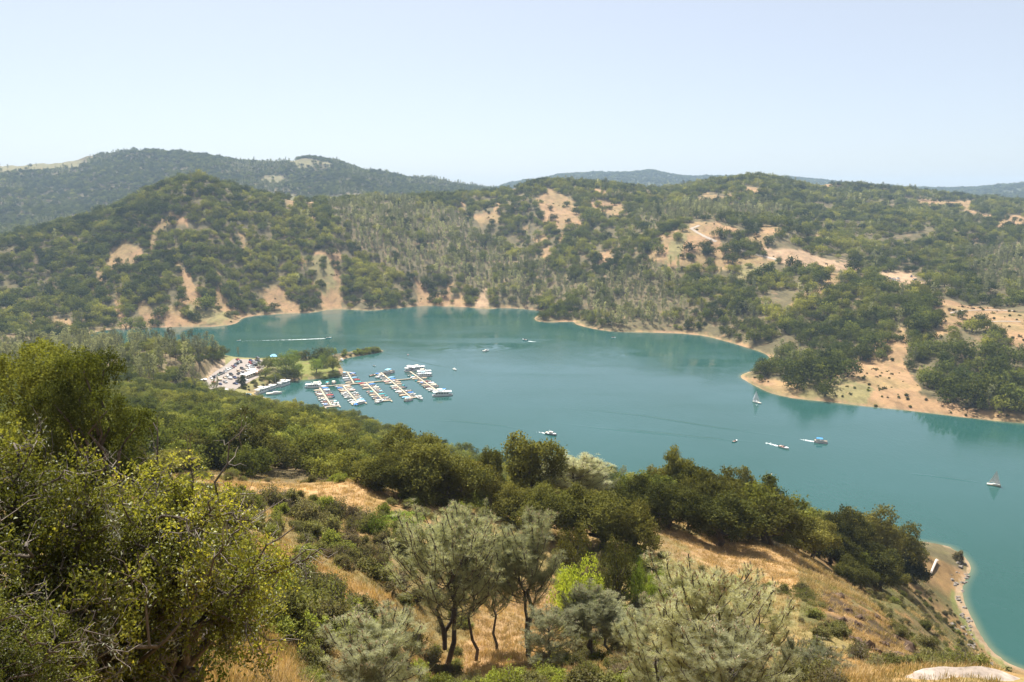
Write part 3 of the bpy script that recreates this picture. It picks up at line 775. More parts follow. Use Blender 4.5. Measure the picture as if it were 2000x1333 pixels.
def make_pine(seed, Rw, H, nb, ntuft, needles, nlen, nwid, name='pine', forks=1, candles=0, bare=0.25, sides=5, droop=0.0, top_tight=0.35, mat='needle'):
    """open grey pine: one or more leaning stems, up-swept branches, brushes of long needles at the twig ends"""
    rng = np.random.RandomState(seed)
    tb = Tubes()
    tips = []; tdir = []
    stems = []
    r0 = 0.010 * H + 0.03
    base = np.array([0, 0, -0.5])
    tops = []
    for k in range(forks):
        a = rng.rand() * 2 * PI
        lean = Rw * (0.12 if forks == 1 else rng.uniform(0.18, 0.5))
        hk = H * (1.0 if k == 0 else rng.uniform(0.80, 0.97))
        topp = np.array([math.cos(a) * lean, math.sin(a) * lean, hk])
        s0 = base if k == 0 else np.array([0, 0, H * rng.uniform(0.05, 0.22)])
        P = bent(rng, s0, topp, 9, 0.012)
        tb.add(P, np.linspace(r0 if k == 0 else r0 * 0.75, r0 * 0.10, 9), sides + 1)
        stems.append(P)
    per = nb // forks
    for P in stems:
        for b in range(per):
            t = bare + (1 - bare) * (b + rng.rand()) / per
            i = t * (len(P) - 1); i0 = int(min(i, len(P) - 2)); p0 = P[i0] + (P[i0 + 1] - P[i0]) * (i - i0)
            a = rng.rand() * 2 * PI
            prof = 0.22 + 0.82 * math.sin(PI * min(1.0, max(0.0, 0.08 + 0.90 * t))) ** 0.8
            L = Rw * 0.88 * max(0.12, prof) * rng.uniform(0.65, 1.1) / (1.25 if forks > 1 else 1.0)
            up = rng.uniform(0.75, 1.25) + 0.7 * t - droop
            q_ = np.linspace(0, 1, 6)[:, None]
            B = p0 + np.array([math.cos(a), math.sin(a), 0]) * L * (1.25 * q_ - 0.35 * q_ ** 2) * 0.95 + np.array([0, 0, 1.0]) * L * up * (0.25 * q_ + 0.9 * q_ ** 2)
            B = B + rng.normal(size=(6, 3)) * L * 0.03 * q_
            tb.add(B, np.linspace(r0 * 0.26 * (1 - 0.6 * t), 0.012 + 0.003 * H * 0.3, 6), max(3, sides - 1))
            nt = max(2, int(ntuft / (per * forks)))
            nsec = max(2, nt // 5)
            for q in range(nsec):
                s = 0.22 + 0.78 * (q + rng.rand()) / nsec
                i = s * 5; i0 = int(min(i, 4)); c = B[i0] + (B[i0 + 1] - B[i0]) * (i - i0)
                out_d = unit(unit(B[min(i0 + 1, 5)] - B[i0]) * 0.7 + rng.normal(size=3) * 0.40 + np.array([0, 0, 0.75]))
                w = max(L * rng.uniform(0.22, 0.50) * (1.15 - 0.75 * s), 0.02 * H)
                tip = c + out_d * w + np.array([0, 0, 0.12 * w])
                if needles > 6:
                    tb.add(np.stack([c, c + out_d * w * 0.55, tip]), np.array([0.013, 0.010, 0.007]) * (1 + H / 14), 3)
                for e in range(max(1, nt // nsec)):
                    f = rng.uniform(0.35, 1.05)
                    tips.append(c + (tip - c) * f + rng.normal(size=3) * 0.01 * H); tdir.append(out_d)
    tips = np.array(tips); tdir = np.array(tdir)
    n = len(tips)
    # needles: each a narrow blade leaving the twig end
    reps = np.repeat(np.arange(n), needles)
    m = len(reps)
    d = unit(tdir[reps] * 0.75 + rand_dirs(rng, m) * 0.75 + np.array([0, 0, 0.12]))
    st = tips[reps] - tdir[reps] * (rng.rand(m)[:, None] * nlen * 0.7)
    ln = nlen * rng.uniform(0.7, 1.15, m)[:, None]
    side = unit(np.cross(d, rand_dirs(rng, m))) * nwid * 0.5
    mid = st + d * ln * 0.55
    end = st + d * ln; end[:, 2] -= (nlen * 0.10)
    V = np.stack([st, mid + side, end, mid - side], 1).reshape(-1, 3)
    Q = np.arange(m * 4).reshape(m, 4)
    tint = np.repeat(np.repeat(rng.rand(n), needles) * 0.6 + rng.rand(m) * 0.4, 4)
    crown = mesh_np(name + '_crown', V, quads=Q, attrs={'tint': tint}, mats=[M[mat]])
    trunk = tb.mesh(name + '_trunk', M['pine_bark'])
    cand = None
    if candles:
        cb = Tubes()
        pick = np.argsort(-(tips[:, 2] + 0.6 * np.hypot(tips[:, 0], tips[:, 1]) + rng.rand(n) * H * 0.22))[:candles]
        for q in pick:
            up = unit(np.array([0, 0, 1.0]) + 0.35 * tdir[q] + rng.normal(size=3) * 0.12)
            L = rng.uniform(0.14, 0.30)
            cb.add(np.stack([tips[q], tips[q] + up * L * 0.5, tips[q] + up * L]), np.array([0.022, 0.030, 0.008]), 5)
        cand = cb.mesh(name + '_candle', M['candle'])
    return crown, trunk, cand

def make_shrub(seed, Rw, H, stems, clumps, leaves, leaf, mat, name='shrub', open_=0.5, up=0.35):
    rng = np.random.RandomState(seed)
    tb = Tubes(); C = []; O = []; T = []
    for k in range(stems):
        a = rng.rand() * 2 * PI; e = rng.uniform(0.25, 1.45)
        L = 1.0 / math.sqrt((math.cos(e) / Rw) ** 2 + (math.sin(e) / H) ** 2) * rng.uniform(0.72, 1.0)
        tip = np.array([math.cos(a) * math.cos(e), math.sin(a) * math.cos(e), math.sin(e)]) * L
        st = np.array([rng.normal() * 0.06 * Rw, rng.normal() * 0.06 * Rw, -0.15])
        P = bent(rng, st, tip, 5, 0.07, -0.05)
        tb.add(P, np.linspace(0.022 * H + 0.01, 0.006, 5), 3)
        lt = rng.rand()
        for c in range(clumps):
            s = rng.uniform(open_, 1.0)
            i = s * 4; i0 = int(min(i, 3)); p = P[i0] + (P[i0 + 1] - P[i0]) * (i - i0)
            p = p + rng.normal(size=3) * Rw * 0.10
            od = unit(p + np.array([0, 0, H * up]))
            q = p + rng.normal(size=(leaves, 3)) * Rw * 0.075
            C.append(q); O.append(np.repeat(od[None], leaves, 0)); T.append(lt * 0.4 + rng.rand() * 0.2 + rng.rand(leaves) * 0.4)
    C = np.concatenate(C); C[:, 2] = np.abs(C[:, 2]); O = np.concatenate(O); T = np.concatenate(T)
    V, Q = leaf_quads(rng, C, O, leaf, 0.7, 0.55)
    return mesh_np(name + '_crown', V, quads=Q, attrs={'tint': np.repeat(T, 4)}, mats=[mat]), tb.mesh(name + '_stem', M['twig'])

OAK_FG = [make_oak(10 + k, [7.2, 4.6, 4.8, 4.6, 4.4][k], 9.0, [40, 26, 28, 24, 26][k], [24000, 13000, 13000, 12000, 12000][k], 0.30, M['live_oak'], [0.16, 0.18, 0.18, 0.34, 0.36][k], name='crest_oak', kout=0.9, puff=[(0.14, 0.26), (0.20, 0.36), (0.20, 0.34), (0.22, 0.36), (0.20, 0.36)][k], gap=0.66) for k in range(5)]
OAK_FG.append(make_oak(18, 3.0, 9.0, 24, 10000, 0.28, M['live_oak'], 0.18, name='tall_oak', puff=(0.26, 0.42), gap=0.6, kout=0.9))
OAK_MID = [make_oak(30 + k, 4.6, 7.0, 22, 3800, 0.40, M['oak_leaf'], 0.18, 4, name='slope_oak', puff=(0.20, 0.36), gap=0.62) for k in range(5)]
OAK_FAR = [make_oak(50 + k, 5.4, 8.6, 15, 620, 1.05, M['oak_leaf'], 0.16, 3, name='far_oak', puff=(0.30, 0.46)) for k in range(5)]
PINE_MID = [make_pine(70 + k, 3.6, 14.0, 34, 420, 9, 0.62, 0.10, 'slope_pine', 1 + k % 2, sides=3) for k in range(4)]
PINE_FAR = [make_pine(80 + k, 3.4, 13.0, 22, 90, 5, 1.35, 0.34, 'far_pine', 1, sides=3, bare=0.18) for k in range(4)]
SHRUB = [make_shrub(90, 1.0, 1.15, 46, 5, 13, 0.13, M['brush'], 'round_shrub', 0.6), make_shrub(91, 1.1, 1.0, 40, 5, 11, 0.11, M['brush'], 'low_shrub', 0.45),
         make_shrub(92, 1.0, 1.3, 60, 4, 7, 0.10, M['brush'], 'twiggy_shrub', 0.35), make_shrub(93, 1.1, 1.2, 50, 6, 14, 0.12, M['brush'], 'leafy_shrub', 0.5)]
SHRUB_FAR = [make_shrub(95 + k, 1.2, 1.0, 14, 3, 7, 0.36, M['brush'], 'far_shrub', 0.5) for k in range(2)]

def plant(name, kit, loc, s=1.0, rz=0.0, hue=0.5, label=None, cat='tree', group=None, sz=None, tilt=(0, 0)):
    """a tree or bush of its own: an empty at the foot, crown and trunk (or stem) under it"""
    o = empty(name, loc, rz, label, cat, group)
    o.rotation_euler = (tilt[0], tilt[1], rz)
    o.scale = (s, s, s if sz is None else sz)
    c = link('crown', kit[0], o); c['hue'] = float(hue)
    link('trunk' if 'tree' in name or 'pine' in name or 'oak' in name else 'stem', kit[1], o)
    if len(kit) > 2 and kit[2] is not None:
        k = link('candle', kit[2], o)
        k['kind'] = 'stuff'
    return o

def joined_proto(name, kit):
    """crown and trunk in one mesh, as source for a far-off wood"""
    bm = bmesh.new()
    me = bpy.data.meshes.new(name)
    for m in (kit[0], kit[1]):
        pass
    a, b = kit[0], kit[1]
    def grab(m):
        v = np.empty(len(m.vertices) * 3, np.float32); m.vertices.foreach_get('co', v)
        l = np.empty(len(m.loops), np.int32); m.loops.foreach_get('vertex_index', l)
        return v.reshape(-1, 3), l.reshape(-1, 4)
    va, qa = grab(a); vb, qb = grab(b)
    t = np.empty(len(a.vertices), np.float32); a.attributes['tint'].data.foreach_get('value', t)
    bm.free()
    me = mesh_np(name, np.concatenate([va, vb]), quads=np.concatenate([qa, qb + len(va)]), attrs={'tint': np.concatenate([t, np.zeros(len(vb))])},
                 mats=[a.materials[0], b.materials[0]], midx=np.concatenate([np.zeros(len(qa)), np.ones(len(qb))]).astype(int))
    return bpy.data.objects.new(name, me)
def scatter(name, protos, P, scl, rot, hue, vid, flat=None):
    """one object of stuff: instances of the protos (crown meshes) on points"""
    n = len(P)
    me = mesh_np(name, P)
    def att(k, v, typ='FLOAT'):
        me.attributes.new(k, typ, 'POINT').data.foreach_set('value', np.asarray(v, np.int32 if typ == 'INT' else np.float32))
    att('scl', scl); att('rot', rot); att('hue', hue); att('vid', vid, 'INT'); att('flat', np.ones(n) if flat is None else flat)
    o = link(name, me)
    g = bpy.data.node_groups.new(name, 'GeometryNodeTree')
    g.interface.new_socket('Geometry', in_out='INPUT', socket_type='NodeSocketGeometry')
    g.interface.new_socket('Geometry', in_out='OUTPUT', socket_type='NodeSocketGeometry')
    gi = g.nodes.new('NodeGroupInput'); go = g.nodes.new('NodeGroupOutput')
    def named(k, typ):
        x = g.nodes.new('GeometryNodeInputNamedAttribute'); x.data_type = typ; x.inputs['Name'].default_value = k; return x.outputs[0]
    rot_v = g.nodes.new('ShaderNodeCombineXYZ'); g.links.new(named('rot', 'FLOAT'), rot_v.inputs[2])
    sc_v = g.nodes.new('ShaderNodeCombineXYZ'); s_ = named('scl', 'FLOAT')
    mu = g.nodes.new('ShaderNodeMath'); mu.operation = 'MULTIPLY'; g.links.new(s_, mu.inputs[0]); g.links.new(named('flat', 'FLOAT'), mu.inputs[1])
    g.links.new(s_, sc_v.inputs[0]); g.links.new(s_, sc_v.inputs[1]); g.links.new(mu.outputs[0], sc_v.inputs[2])
    jn = g.nodes.new('GeometryNodeJoinGeometry')
    vi = named('vid', 'INT')
    for k, ob in enumerate(protos):
        oi = g.nodes.new('GeometryNodeObjectInfo'); oi.inputs['Object'].default_value = ob; oi.inputs['As Instance'].default_value = True
        cmp_ = g.nodes.new('FunctionNodeCompare'); cmp_.data_type = 'INT'; cmp_.operation = 'EQUAL'
        ins_i = [s for s in cmp_.inputs if s.type == 'INT']
        g.links.new(vi, ins_i[0]); ins_i[1].default_value = k
        ip = g.nodes.new('GeometryNodeInstanceOnPoints')
        g.links.new(gi.outputs[0], ip.inputs['Points']); g.links.new(oi.outputs['Geometry'], ip.inputs['Instance'])
        g.links.new(cmp_.outputs[0], ip.inputs['Selection'])
        g.links.new(rot_v.outputs[0], ip.inputs['Rotation']); g.links.new(sc_v.outputs[0], ip.inputs['Scale'])
        g.links.new(ip.outputs[0], jn.inputs[0])
    g.links.new(jn.outputs[0], go.inputs[0])
    md = o.modifiers.new('scatter', 'NODES'); md.node_group = g
    tag(o, kind='stuff')
    return o
# ------------------------------------------------------------------ the woods: candidate sites, then the 300 largest in view of each kind as trees of their own
rng = np.random.RandomState(2024)
def sites(n, r0, r1, a0=-36.5, a1=36.5, power=2.0):
    r = (rng.rand(n) * (r1 ** power - r0 ** power) + r0 ** power) ** (1 / power)
    a = np.radians(rng.uniform(a0, a1, n))
    x, y = r * np.sin(a), r * np.cos(a)
    return x, y, height(x, y)
def thin(x, y, rad):
    """drop points that stand too close to an earlier one"""
    cell = {}; keep = []
    for i in range(len(x)):
        c = rad[i] if np.ndim(rad) else rad
        cx, cy = int(x[i] // c), int(y[i] // c)
        ok = True
        for dx in (-1, 0, 1):
            for dy in (-1, 0, 1):
                for j in cell.get((cx + dx, cy + dy), ()):
                    if (x[i] - x[j]) ** 2 + (y[i] - y[j]) ** 2 < c * c: ok = False; break
                if not ok: break
            if not ok: break
        if ok:
            keep.append(i); cell.setdefault((cx, cy), []).append(i)
    return np.array(keep, int)

# --- hills across the lake
x, y, z = sites(100000, 500, 2150)
ok = ~near_side(x, y) & (sd_at(x, y) > 9) & (z > 1.5) & (hidden_by(x, y, z + 10) < 0.002)
x, y, z = x[ok], y[ok], z[ok]
k = thin(x, y, 5.7); x, y, z = x[k], y[k], z[k]
U, V = pix_of(x, y, z)
ju = fbm(x / 16.0, y / 16.0, 4) * 9
grass = any_poly(U + ju, V + ju * 0.5, GRASS)
dens = fbm(x / 60.0 + 3, y / 60.0, 4)
keep = np.where(grass, rng.rand(len(x)) < np.where((U > 1440) & (V > 620), np.clip(0.05 + 0.8 * dens, 0.0, 0.45), np.where(dens > 0.10, 0.16, 0.015)), rng.rand(len(x)) < np.where(U > 860, np.clip(0.68 + 0.9 * dens, 0.30, 1.0), np.clip(0.88 + 0.6 * dens, 0.50, 1.0)))
keep |= any_poly(U, V, PINE_ZONE) & ~grass & (rng.rand(len(x)) < 0.93)
keep &= ~(any_poly(U, V, DIRT_ZONE) & (rng.rand(len(x)) > 0.01))
x, y, z, U, V, grass = [q[keep] for q in (x, y, z, U, V, grass)]
pz = any_poly(U, V, PINE_ZONE)
is_pine = rng.rand(len(x)) < np.where(pz, 0.78, np.where(U > 900, 0.10, 0.03))
is_pine &= ~grass
hue = 0.42 + 0.55 * fbm(x / 45.0, y / 45.0 + 40, 3) + 0.22 * rng.randn(len(x))
hue -= np.where(is_pine, 0.38, 0)
hue += np.where(any_poly(U, V, BRIGHT_ZONE), 0.34, 0) - np.where((U < 330) & (V < 560), 0.10, 0) - np.where(grass, 0.15, 0)
scl = rng.uniform(0.50, 1.25, len(x)) * np.where(grass, 1.0, 1.0)
big = rng.rand(len(x)) < 0.12
scl = np.where(is_pine, np.minimum(scl, 1.05), np.where(big, scl * 1.3, scl))
FAR = dict(x=x, y=y, z=z, U=U, V=V, pine=is_pine, hue=hue, scl=scl)
# single oaks that stand out on the open slopes
SOLO = [(231,515,1.0),(272,514,1.25),(270,592,1.1),(291,586,1.15),(246,642,1.5),(275,648,1.2),(301,638,1.1),(320,612,1.1),(355,592,1.2),(371,622,0.8),(402,606,1.9),(412,594,1.2),(460,618,0.8),(448,600,.7),(603,512,1.2),(630,515,.8),(624,556,1.0),(630,562,.8),(612,590,.9),
 (1057,424,1.4),(1080,432,1.3),(1074,410,1.0),(1110,437,1.0),(1151,434,2.1),(1177,414,1.1),(836,562,1.4),(848,586,1.2),(868,581,1.2),(1046,384,1.0),(1188,389,1.0),(1200,401,.9),(1408,465,1.7),(1375,490,1.3),(1345,492,1.7),(1350,508,0.9),(1383,498,1.4),(1415,496,1.7),(1432,516,1.6),(1346,506,.9),(1383,520,1.0),(1500,478,1.3),(1440,470,1.5),(1265,492,1.7),(1285,497,1.5),(1492,550,2.0),(1517,548,1.4),(1550,528,1.7),(1575,541,1.6),(1600,553,1.6),(1472,545,1.2),
 (1540,735,1.7),(1570,745,1.9),(1600,752,2.0),(1620,742,1.8),(1640,725,1.6),(1655,736,1.6),(1585,730,1.6),(1610,720,1.6),(1680,705,1.8),(1700,690,1.8),(1555,760,1.4),(1610,775,1.1),(1820,755,1.6),(1840,770,1.9),(1860,785,1.7),(1900,790,1.8),(1925,770,2.0),(1950,785,2.0),(1980,800,2.0),(1940,745,1.9),(1990,765,1.9),(1880,750,1.6),(1850,735,1.4),(1795,700,1.5),(1820,690,1.5),(1850,700,1.6),(1885,705,1.7),(1930,712,1.8),(1970,720,1.7),(1800,625,1.7),(1815,600,1.6),(1790,650,1.6),(1826,640,1.4),(1776,620,1.5)]
sx = []
for (u, v, s) in SOLO:
    X = ground_hit(u, v, 480)
    sx.append((*X, s))
sx = np.array(sx)
for kx, vv in (('x', sx[:, 0]), ('y', sx[:, 1]), ('z', sx[:, 2]), ('U', np.array([p[0] for p in SOLO], float)), ('V', np.array([p[1] for p in SOLO], float)), ('pine', np.zeros(len(sx), bool)), ('hue', 0.15 + 0.2 * rng.rand(len(sx))), ('scl', sx[:, 3])):
    FAR[kx] = np.concatenate([FAR[kx], vv])
# low brush on the open slopes and along the shore
x, y, z = sites(30000, 480, 1500)
ok = ~near_side(x, y) & (sd_at(x, y) > 5) & (hidden_by(x, y, z + 1) < 0.0005)
x, y, z = x[ok], y[ok], z[ok]; U, V = pix_of(x, y, z)
d = fbm(x / 22.0, y / 22.0, 4)
prom = in_poly(U, V, GRASS[42] if len(GRASS) > 42 else GRASS[0])
ok = any_poly(U, V, GRASS) & (rng.rand(len(x)) < np.where((U > 1440) & (V > 575), np.clip(0.30 + 1.1 * d, 0.03, 0.9), np.clip(0.03 + 0.4 * d, 0.01, 0.3)))
BR_FAR = np.stack([x[ok], y[ok], z[ok]], 1)

# --- mountains behind
x, y, z = sites(70000, 1750, 3300, -36, 2)
ok = (hidden_by(x, y, z + 9) < 0.001)
x, y, z = x[ok], y[ok], z[ok]; U, V = pix_of(x, y, z)
k = thin(x, y, 7.6); x, y, z, U, V = [q[k] for q in (x, y, z, U, V)]
gr_ = any_poly(U + fbm(x / 40, y / 40, 3) * 5, V, GRASS)
dd = fbm(x / 110.0, y / 110.0 + 9, 4)
ok = rng.rand(len(x)) < np.where(gr_, 0.02, np.clip(0.92 + 0.6 * dd, 0.5, 1))
BACK = dict(x=x[ok], y=y[ok], z=z[ok])
x, y, z = sites(26000, 3300, 6600, -8, 36)
ok = hidden_by(x, y, z + 8) < 0.0006
BACK2 = np.stack([x[ok], y[ok], z[ok]], 1)

# --- near side: slope running down to the marina, and the wooded ridge to the left of it
x, y, z = sites(9000, 128, 800)
U, V = pix_of(x, y, z)
ok = near_side(x, y) & (sd_at(x, y) > 5) & ~in_poly(x, y, PARK) & ~in_poly(x, y, LAWN) & (U < 1790)
ok &= ~((U > 440) & (U < 770) & (y > 520)) & ~any_poly(U, V, DIRT_ZONE) & ~any_poly(U, V, FG_GRASS)
ok &= ~((U > 1540) & (y < 145)) & ~((U > 1690) & (V > 1130))
ok &= hidden_by(x, y, z + 8) < 0.004
ok &= seg_dist(x, y, PARK) > 6
x, y, z, U, V = [q[ok] for q in (x, y, z, U, V)]
k = thin(x, y, np.where(y < 240, 4.6, 5.2) if False else 5.0); x, y, z, U, V = [q[k] for q in (x, y, z, U, V)]
left_pine = (y > 500) & (U < 240)
is_pine = rng.rand(len(x)) < np.where(left_pine, 0.80, np.where((U < 430) & (y > 470), 0.30, np.where((U > 1000), 0.03, 0.0)))
hue = 0.55 + 0.45 * fbm(x / 30.0, y / 30.0 + 12, 3) + 0.10 * rng.randn(len(x))
hue -= np.where(is_pine, 0.30, 0)
scl = rng.uniform(0.72, 1.25, len(x))
NEAR = dict(x=x, y=y, z=z, U=U, V=V, pine=is_pine, hue=hue, scl=scl)
NEAR['scl'] = np.where(NEAR['pine'] & (U > 900), NEAR['scl'] * 0.6, NEAR['scl'])
NEAR['scl'] = np.where(NEAR['pine'] & (y > 450), NEAR['scl'] * 1.05, NEAR['scl'])
print('sites: far', len(FAR['x']), 'near', len(NEAR['x']), 'back', len(BACK['x']), len(BACK2), 'brush', len(BR_FAR))

def where_words(u, v, y):
    if y > 430:
        if u < 210: return 'on the ridge above the left lake arm'.replace('left ', 'narrow ')
        if u < 440: return 'on the knoll beside the parking lot'
        return 'on the shore woods below the parking lot'
    if u < 330: return 'in the woods behind the large dark oak'
    if u < 560: return 'in the woods between grassy knoll and parking lot'
    if u < 800: return 'in the woods between the grassy knoll and the docks'
    if u < 1200: return 'behind the crest trees above open water'
    return 'on the wooded slope dropping to the lake point'
def far_words(u, v):
    if u < 480: return 'on the cone-shaped hill across the lake'
    if u < 900: return 'on the slope between cone-shaped hill and cove'
    if u < 1440: return 'on the far shore facing the boats'
    if u < 1740: return 'on the promontory below the dirt bench'
    return 'on the shore slope beyond the outer sailboat'
def size_word(s, pine):
    return ('small ' if s < 0.86 else 'mid-sized ' if s < 1.06 else 'large ')
def tone_word(h):
    return 'dark green' if h < 0.36 else 'olive green' if h < 0.58 else 'light green'

# apparent size decides which are trees of their own
ent = []
for src, key, base in ((NEAR, 'n', 7.0), (FAR, 'f', 8.6)):
    for i in range(len(src['x'])):
        if not (-30 < src['U'][i] < 2030) or src['V'][i] > 1345: continue
        h_ = (14.0 if src['pine'][i] else base) * src['scl'][i]
        ap = h_ / src['y'][i]
        top_hidden = hidden_by(src['x'][i], src['y'][i], src['z'][i] + 0.6 * h_)
        if top_hidden > -0.0: continue
        ent.append((ap, key, i, bool(src['pine'][i])))
ent.sort(reverse=True)
ORD = ['first', 'second', 'third', 'fourth', 'fifth', 'sixth', 'seventh', 'eighth', 'ninth', 'tenth', 'eleventh', 'twelfth', 'thirteenth', 'fourteenth', 'fifteenth', 'sixteenth', 'seventeenth', 'eighteenth', 'nineteenth', 'twentieth', 'twenty-first', 'twenty-second', 'twenty-third', 'twenty-fourth', 'twenty-fifth', 'twenty-sixth', 'twenty-seventh', 'twenty-eighth', 'twenty-ninth', 'thirtieth']
BYLAB = {}
def tell_apart():
    """plants that would share a label are counted along towards the open lake"""
    for lab, L in BYLAB.items():
        if len(L) < 2: continue
        if len(L) > len(ORD):
            L.sort(key=lambda t: -t[1].location.y); h_ = len(L) // 2
            for nm_, part in (('back row', L[:h_]), ('front row', L[h_:])):
                for i, (u, o) in enumerate(sorted(part, key=lambda t: t[0])):
                    o['label'] = lab + ', ' + nm_ + ' ' + (ORD[i] if i < len(ORD) else 'last') + ' lakeward'
            continue
        L.sort(key=lambda t: t[0])
        for i, (u, o) in enumerate(L):
            if i < len(ORD): o['label'] = lab + ', ' + ORD[i] + ' lakeward'
            else: o['label'] = lab
    BYLAB.clear()
def count_along(L, lab, suffix, key):
    """number off a row of look-alikes in words, from one end"""
    for i, o in enumerate(sorted(L, key=key)):
        o['label'] = lab + ', ' + (ORD[i] + ' ' + suffix if i < len(ORD) else 'towards the far end')
N_OAK, N_PINE = 240, 285
sel = {'n': set(), 'f': set()}
cnt = {True: 0, False: 0}
for ap, key, i, p in ent:
    if cnt[p] >= (N_PINE if p else N_OAK): continue
    cnt[p] += 1; sel[key].add(i)
    src = NEAR if key == 'n' else FAR
    s, h, r = src['scl'][i], src['hue'][i], rng.rand() * 2 * PI
    loc = (src['x'][i], src['y'][i], src['z'][i] - 0.25)
    place = where_words(src['U'][i], src['V'][i], src['y'][i]) if key == 'n' else far_words(src['U'][i], src['V'][i])
    if p:
        kit = (PINE_MID if key == 'n' else PINE_FAR)[rng.randint(4)]
        lab = size_word(s, True) + ('pale grey' if h > 0.45 else 'dull grey-green') + ' pine ' + place
        o = plant('pine_tree', kit, loc, s, r, h, lab, 'pine tree', 'pines ' + place, sz=s * rng.uniform(0.9, 1.15)); BYLAB.setdefault(lab, []).append((src['U'][i], o))
    else:
        kit = (OAK_MID if key == 'n' else OAK_FAR)[rng.randint(5)]
        lab = size_word(s, False) + tone_word(h) + ' oak ' + place
        o = plant('oak_tree', kit, loc, s, r, h, lab, 'tree', 'oaks ' + place, sz=s * rng.uniform(0.85, 1.15)); BYLAB.setdefault(lab, []).append((src['U'][i], o))

tell_apart()
def rest(src, key, pine):
    m = np.array([(i not in sel[key]) and bool(src['pine'][i]) == pine for i in range(len(src['x']))])
    return m
pr_far_oak = [joined_proto('far_oak', k) for k in OAK_FAR]
pr_far_pine = [joined_proto('far_pine', k) for k in PINE_FAR]
pr_mid_oak = [joined_proto('slope_oak', k) for k in OAK_MID]
pr_mid_pine = [joined_proto('slope_pine', k) for k in PINE_MID]
pr_far_shrub = [joined_proto('far_shrub', k) for k in SHRUB_FAR]
def spread_wood(name, protos, src, m):
    n = int(m.sum())
    if not n: return
    P = np.stack([src['x'][m], src['y'][m], src['z'][m] - 0.3], 1)
    scatter(name, protos, P, src['scl'][m], rng.rand(n) * 6.28, src['hue'][m], rng.randint(0, len(protos), n), rng.uniform(0.8, 1.15, n))
spread_wood('oak_woodland', pr_far_oak, FAR, rest(FAR, 'f', False))
spread_wood('pine_woodland', pr_far_pine, FAR, rest(FAR, 'f', True))
spread_wood('near_oak_woodland', pr_mid_oak, NEAR, rest(NEAR, 'n', False))
spread_wood('near_pine_woodland', pr_mid_pine, NEAR, rest(NEAR, 'n', True))
n = len(BACK['x'])
conif = (fbm(BACK['x'] / 150.0, BACK['y'] / 150.0, 3) > 0.12) & (rng.rand(n) < 0.5)
scatter('mountain_woodland', pr_far_oak + pr_far_pine, np.stack([BACK['x'], BACK['y'], BACK['z'] - 0.3], 1), rng.uniform(0.7, 1.25, n) * np.where(rng.rand(n) < 0.1, 1.3, 1), rng.rand(n) * 6.28,
        np.where(conif, -0.1, 0.22) + 0.16 * rng.randn(n), np.where(conif, 5 + rng.randint(0, 4, n), rng.randint(0, 5, n)), rng.uniform(0.8, 1.2, n))
n = len(BACK2)
scatter('distant_woodland', pr_far_oak, BACK2 - np.array([0, 0, 0.5]), rng.uniform(0.9, 1.7, n), rng.rand(n) * 6.28, 0.2 + 0.15 * rng.randn(n), rng.randint(0, 5, n), rng.uniform(0.8, 1.2, n))
n = len(BR_FAR)
scatter('hillside_brush', pr_far_shrub, BR_FAR, rng.uniform(0.6, 2.0, n), rng.rand(n) * 6.28, 0.35 + 0.2 * rng.randn(n), rng.randint(0, 2, n), rng.uniform(0.7, 1.2, n))
# ------------------------------------------------------------------ near hillside: named trees, pines, shrubs, rocks, grass
def kit_dims(kit):
    v = np.empty(len(kit[0].vertices) * 3, np.float32); kit[0].vertices.foreach_get('co', v); v = v.reshape(-1, 3)
    return float(v[:, 2].max() * 0.985), float(np.percentile(np.hypot(v[:, 0], v[:, 1]), 97))
KD = {}
def fit(name, kit, u, D, vtop, wpx, hue, label, cat='tree', group=None, rz=None, dz=-0.2):
    """stand a plant at distance D on the line of sight u; its height and spread follow from the photograph"""
    x, y, z = at_dist(u, D, vtop + 60)
    if id(kit) not in KD: KD[id(kit)] = kit_dims(kit)
    kh, kr = KD[id(kit)]
    az, e = pix_dir(u, vtop)
    top = CAM_H + float(e) * math.hypot(x, y)
    h = max(top - z - dz, 0.5)
    depth = y * CP - (z + h / 2 - CAM_H) * SP
    s = wpx * depth / F_PX / (2 * kr)
    return plant(name, kit, (x, y, z + dz), s, rng.rand() * 6.28 if rz is None else rz, hue, label, cat, group, sz=h / kh)

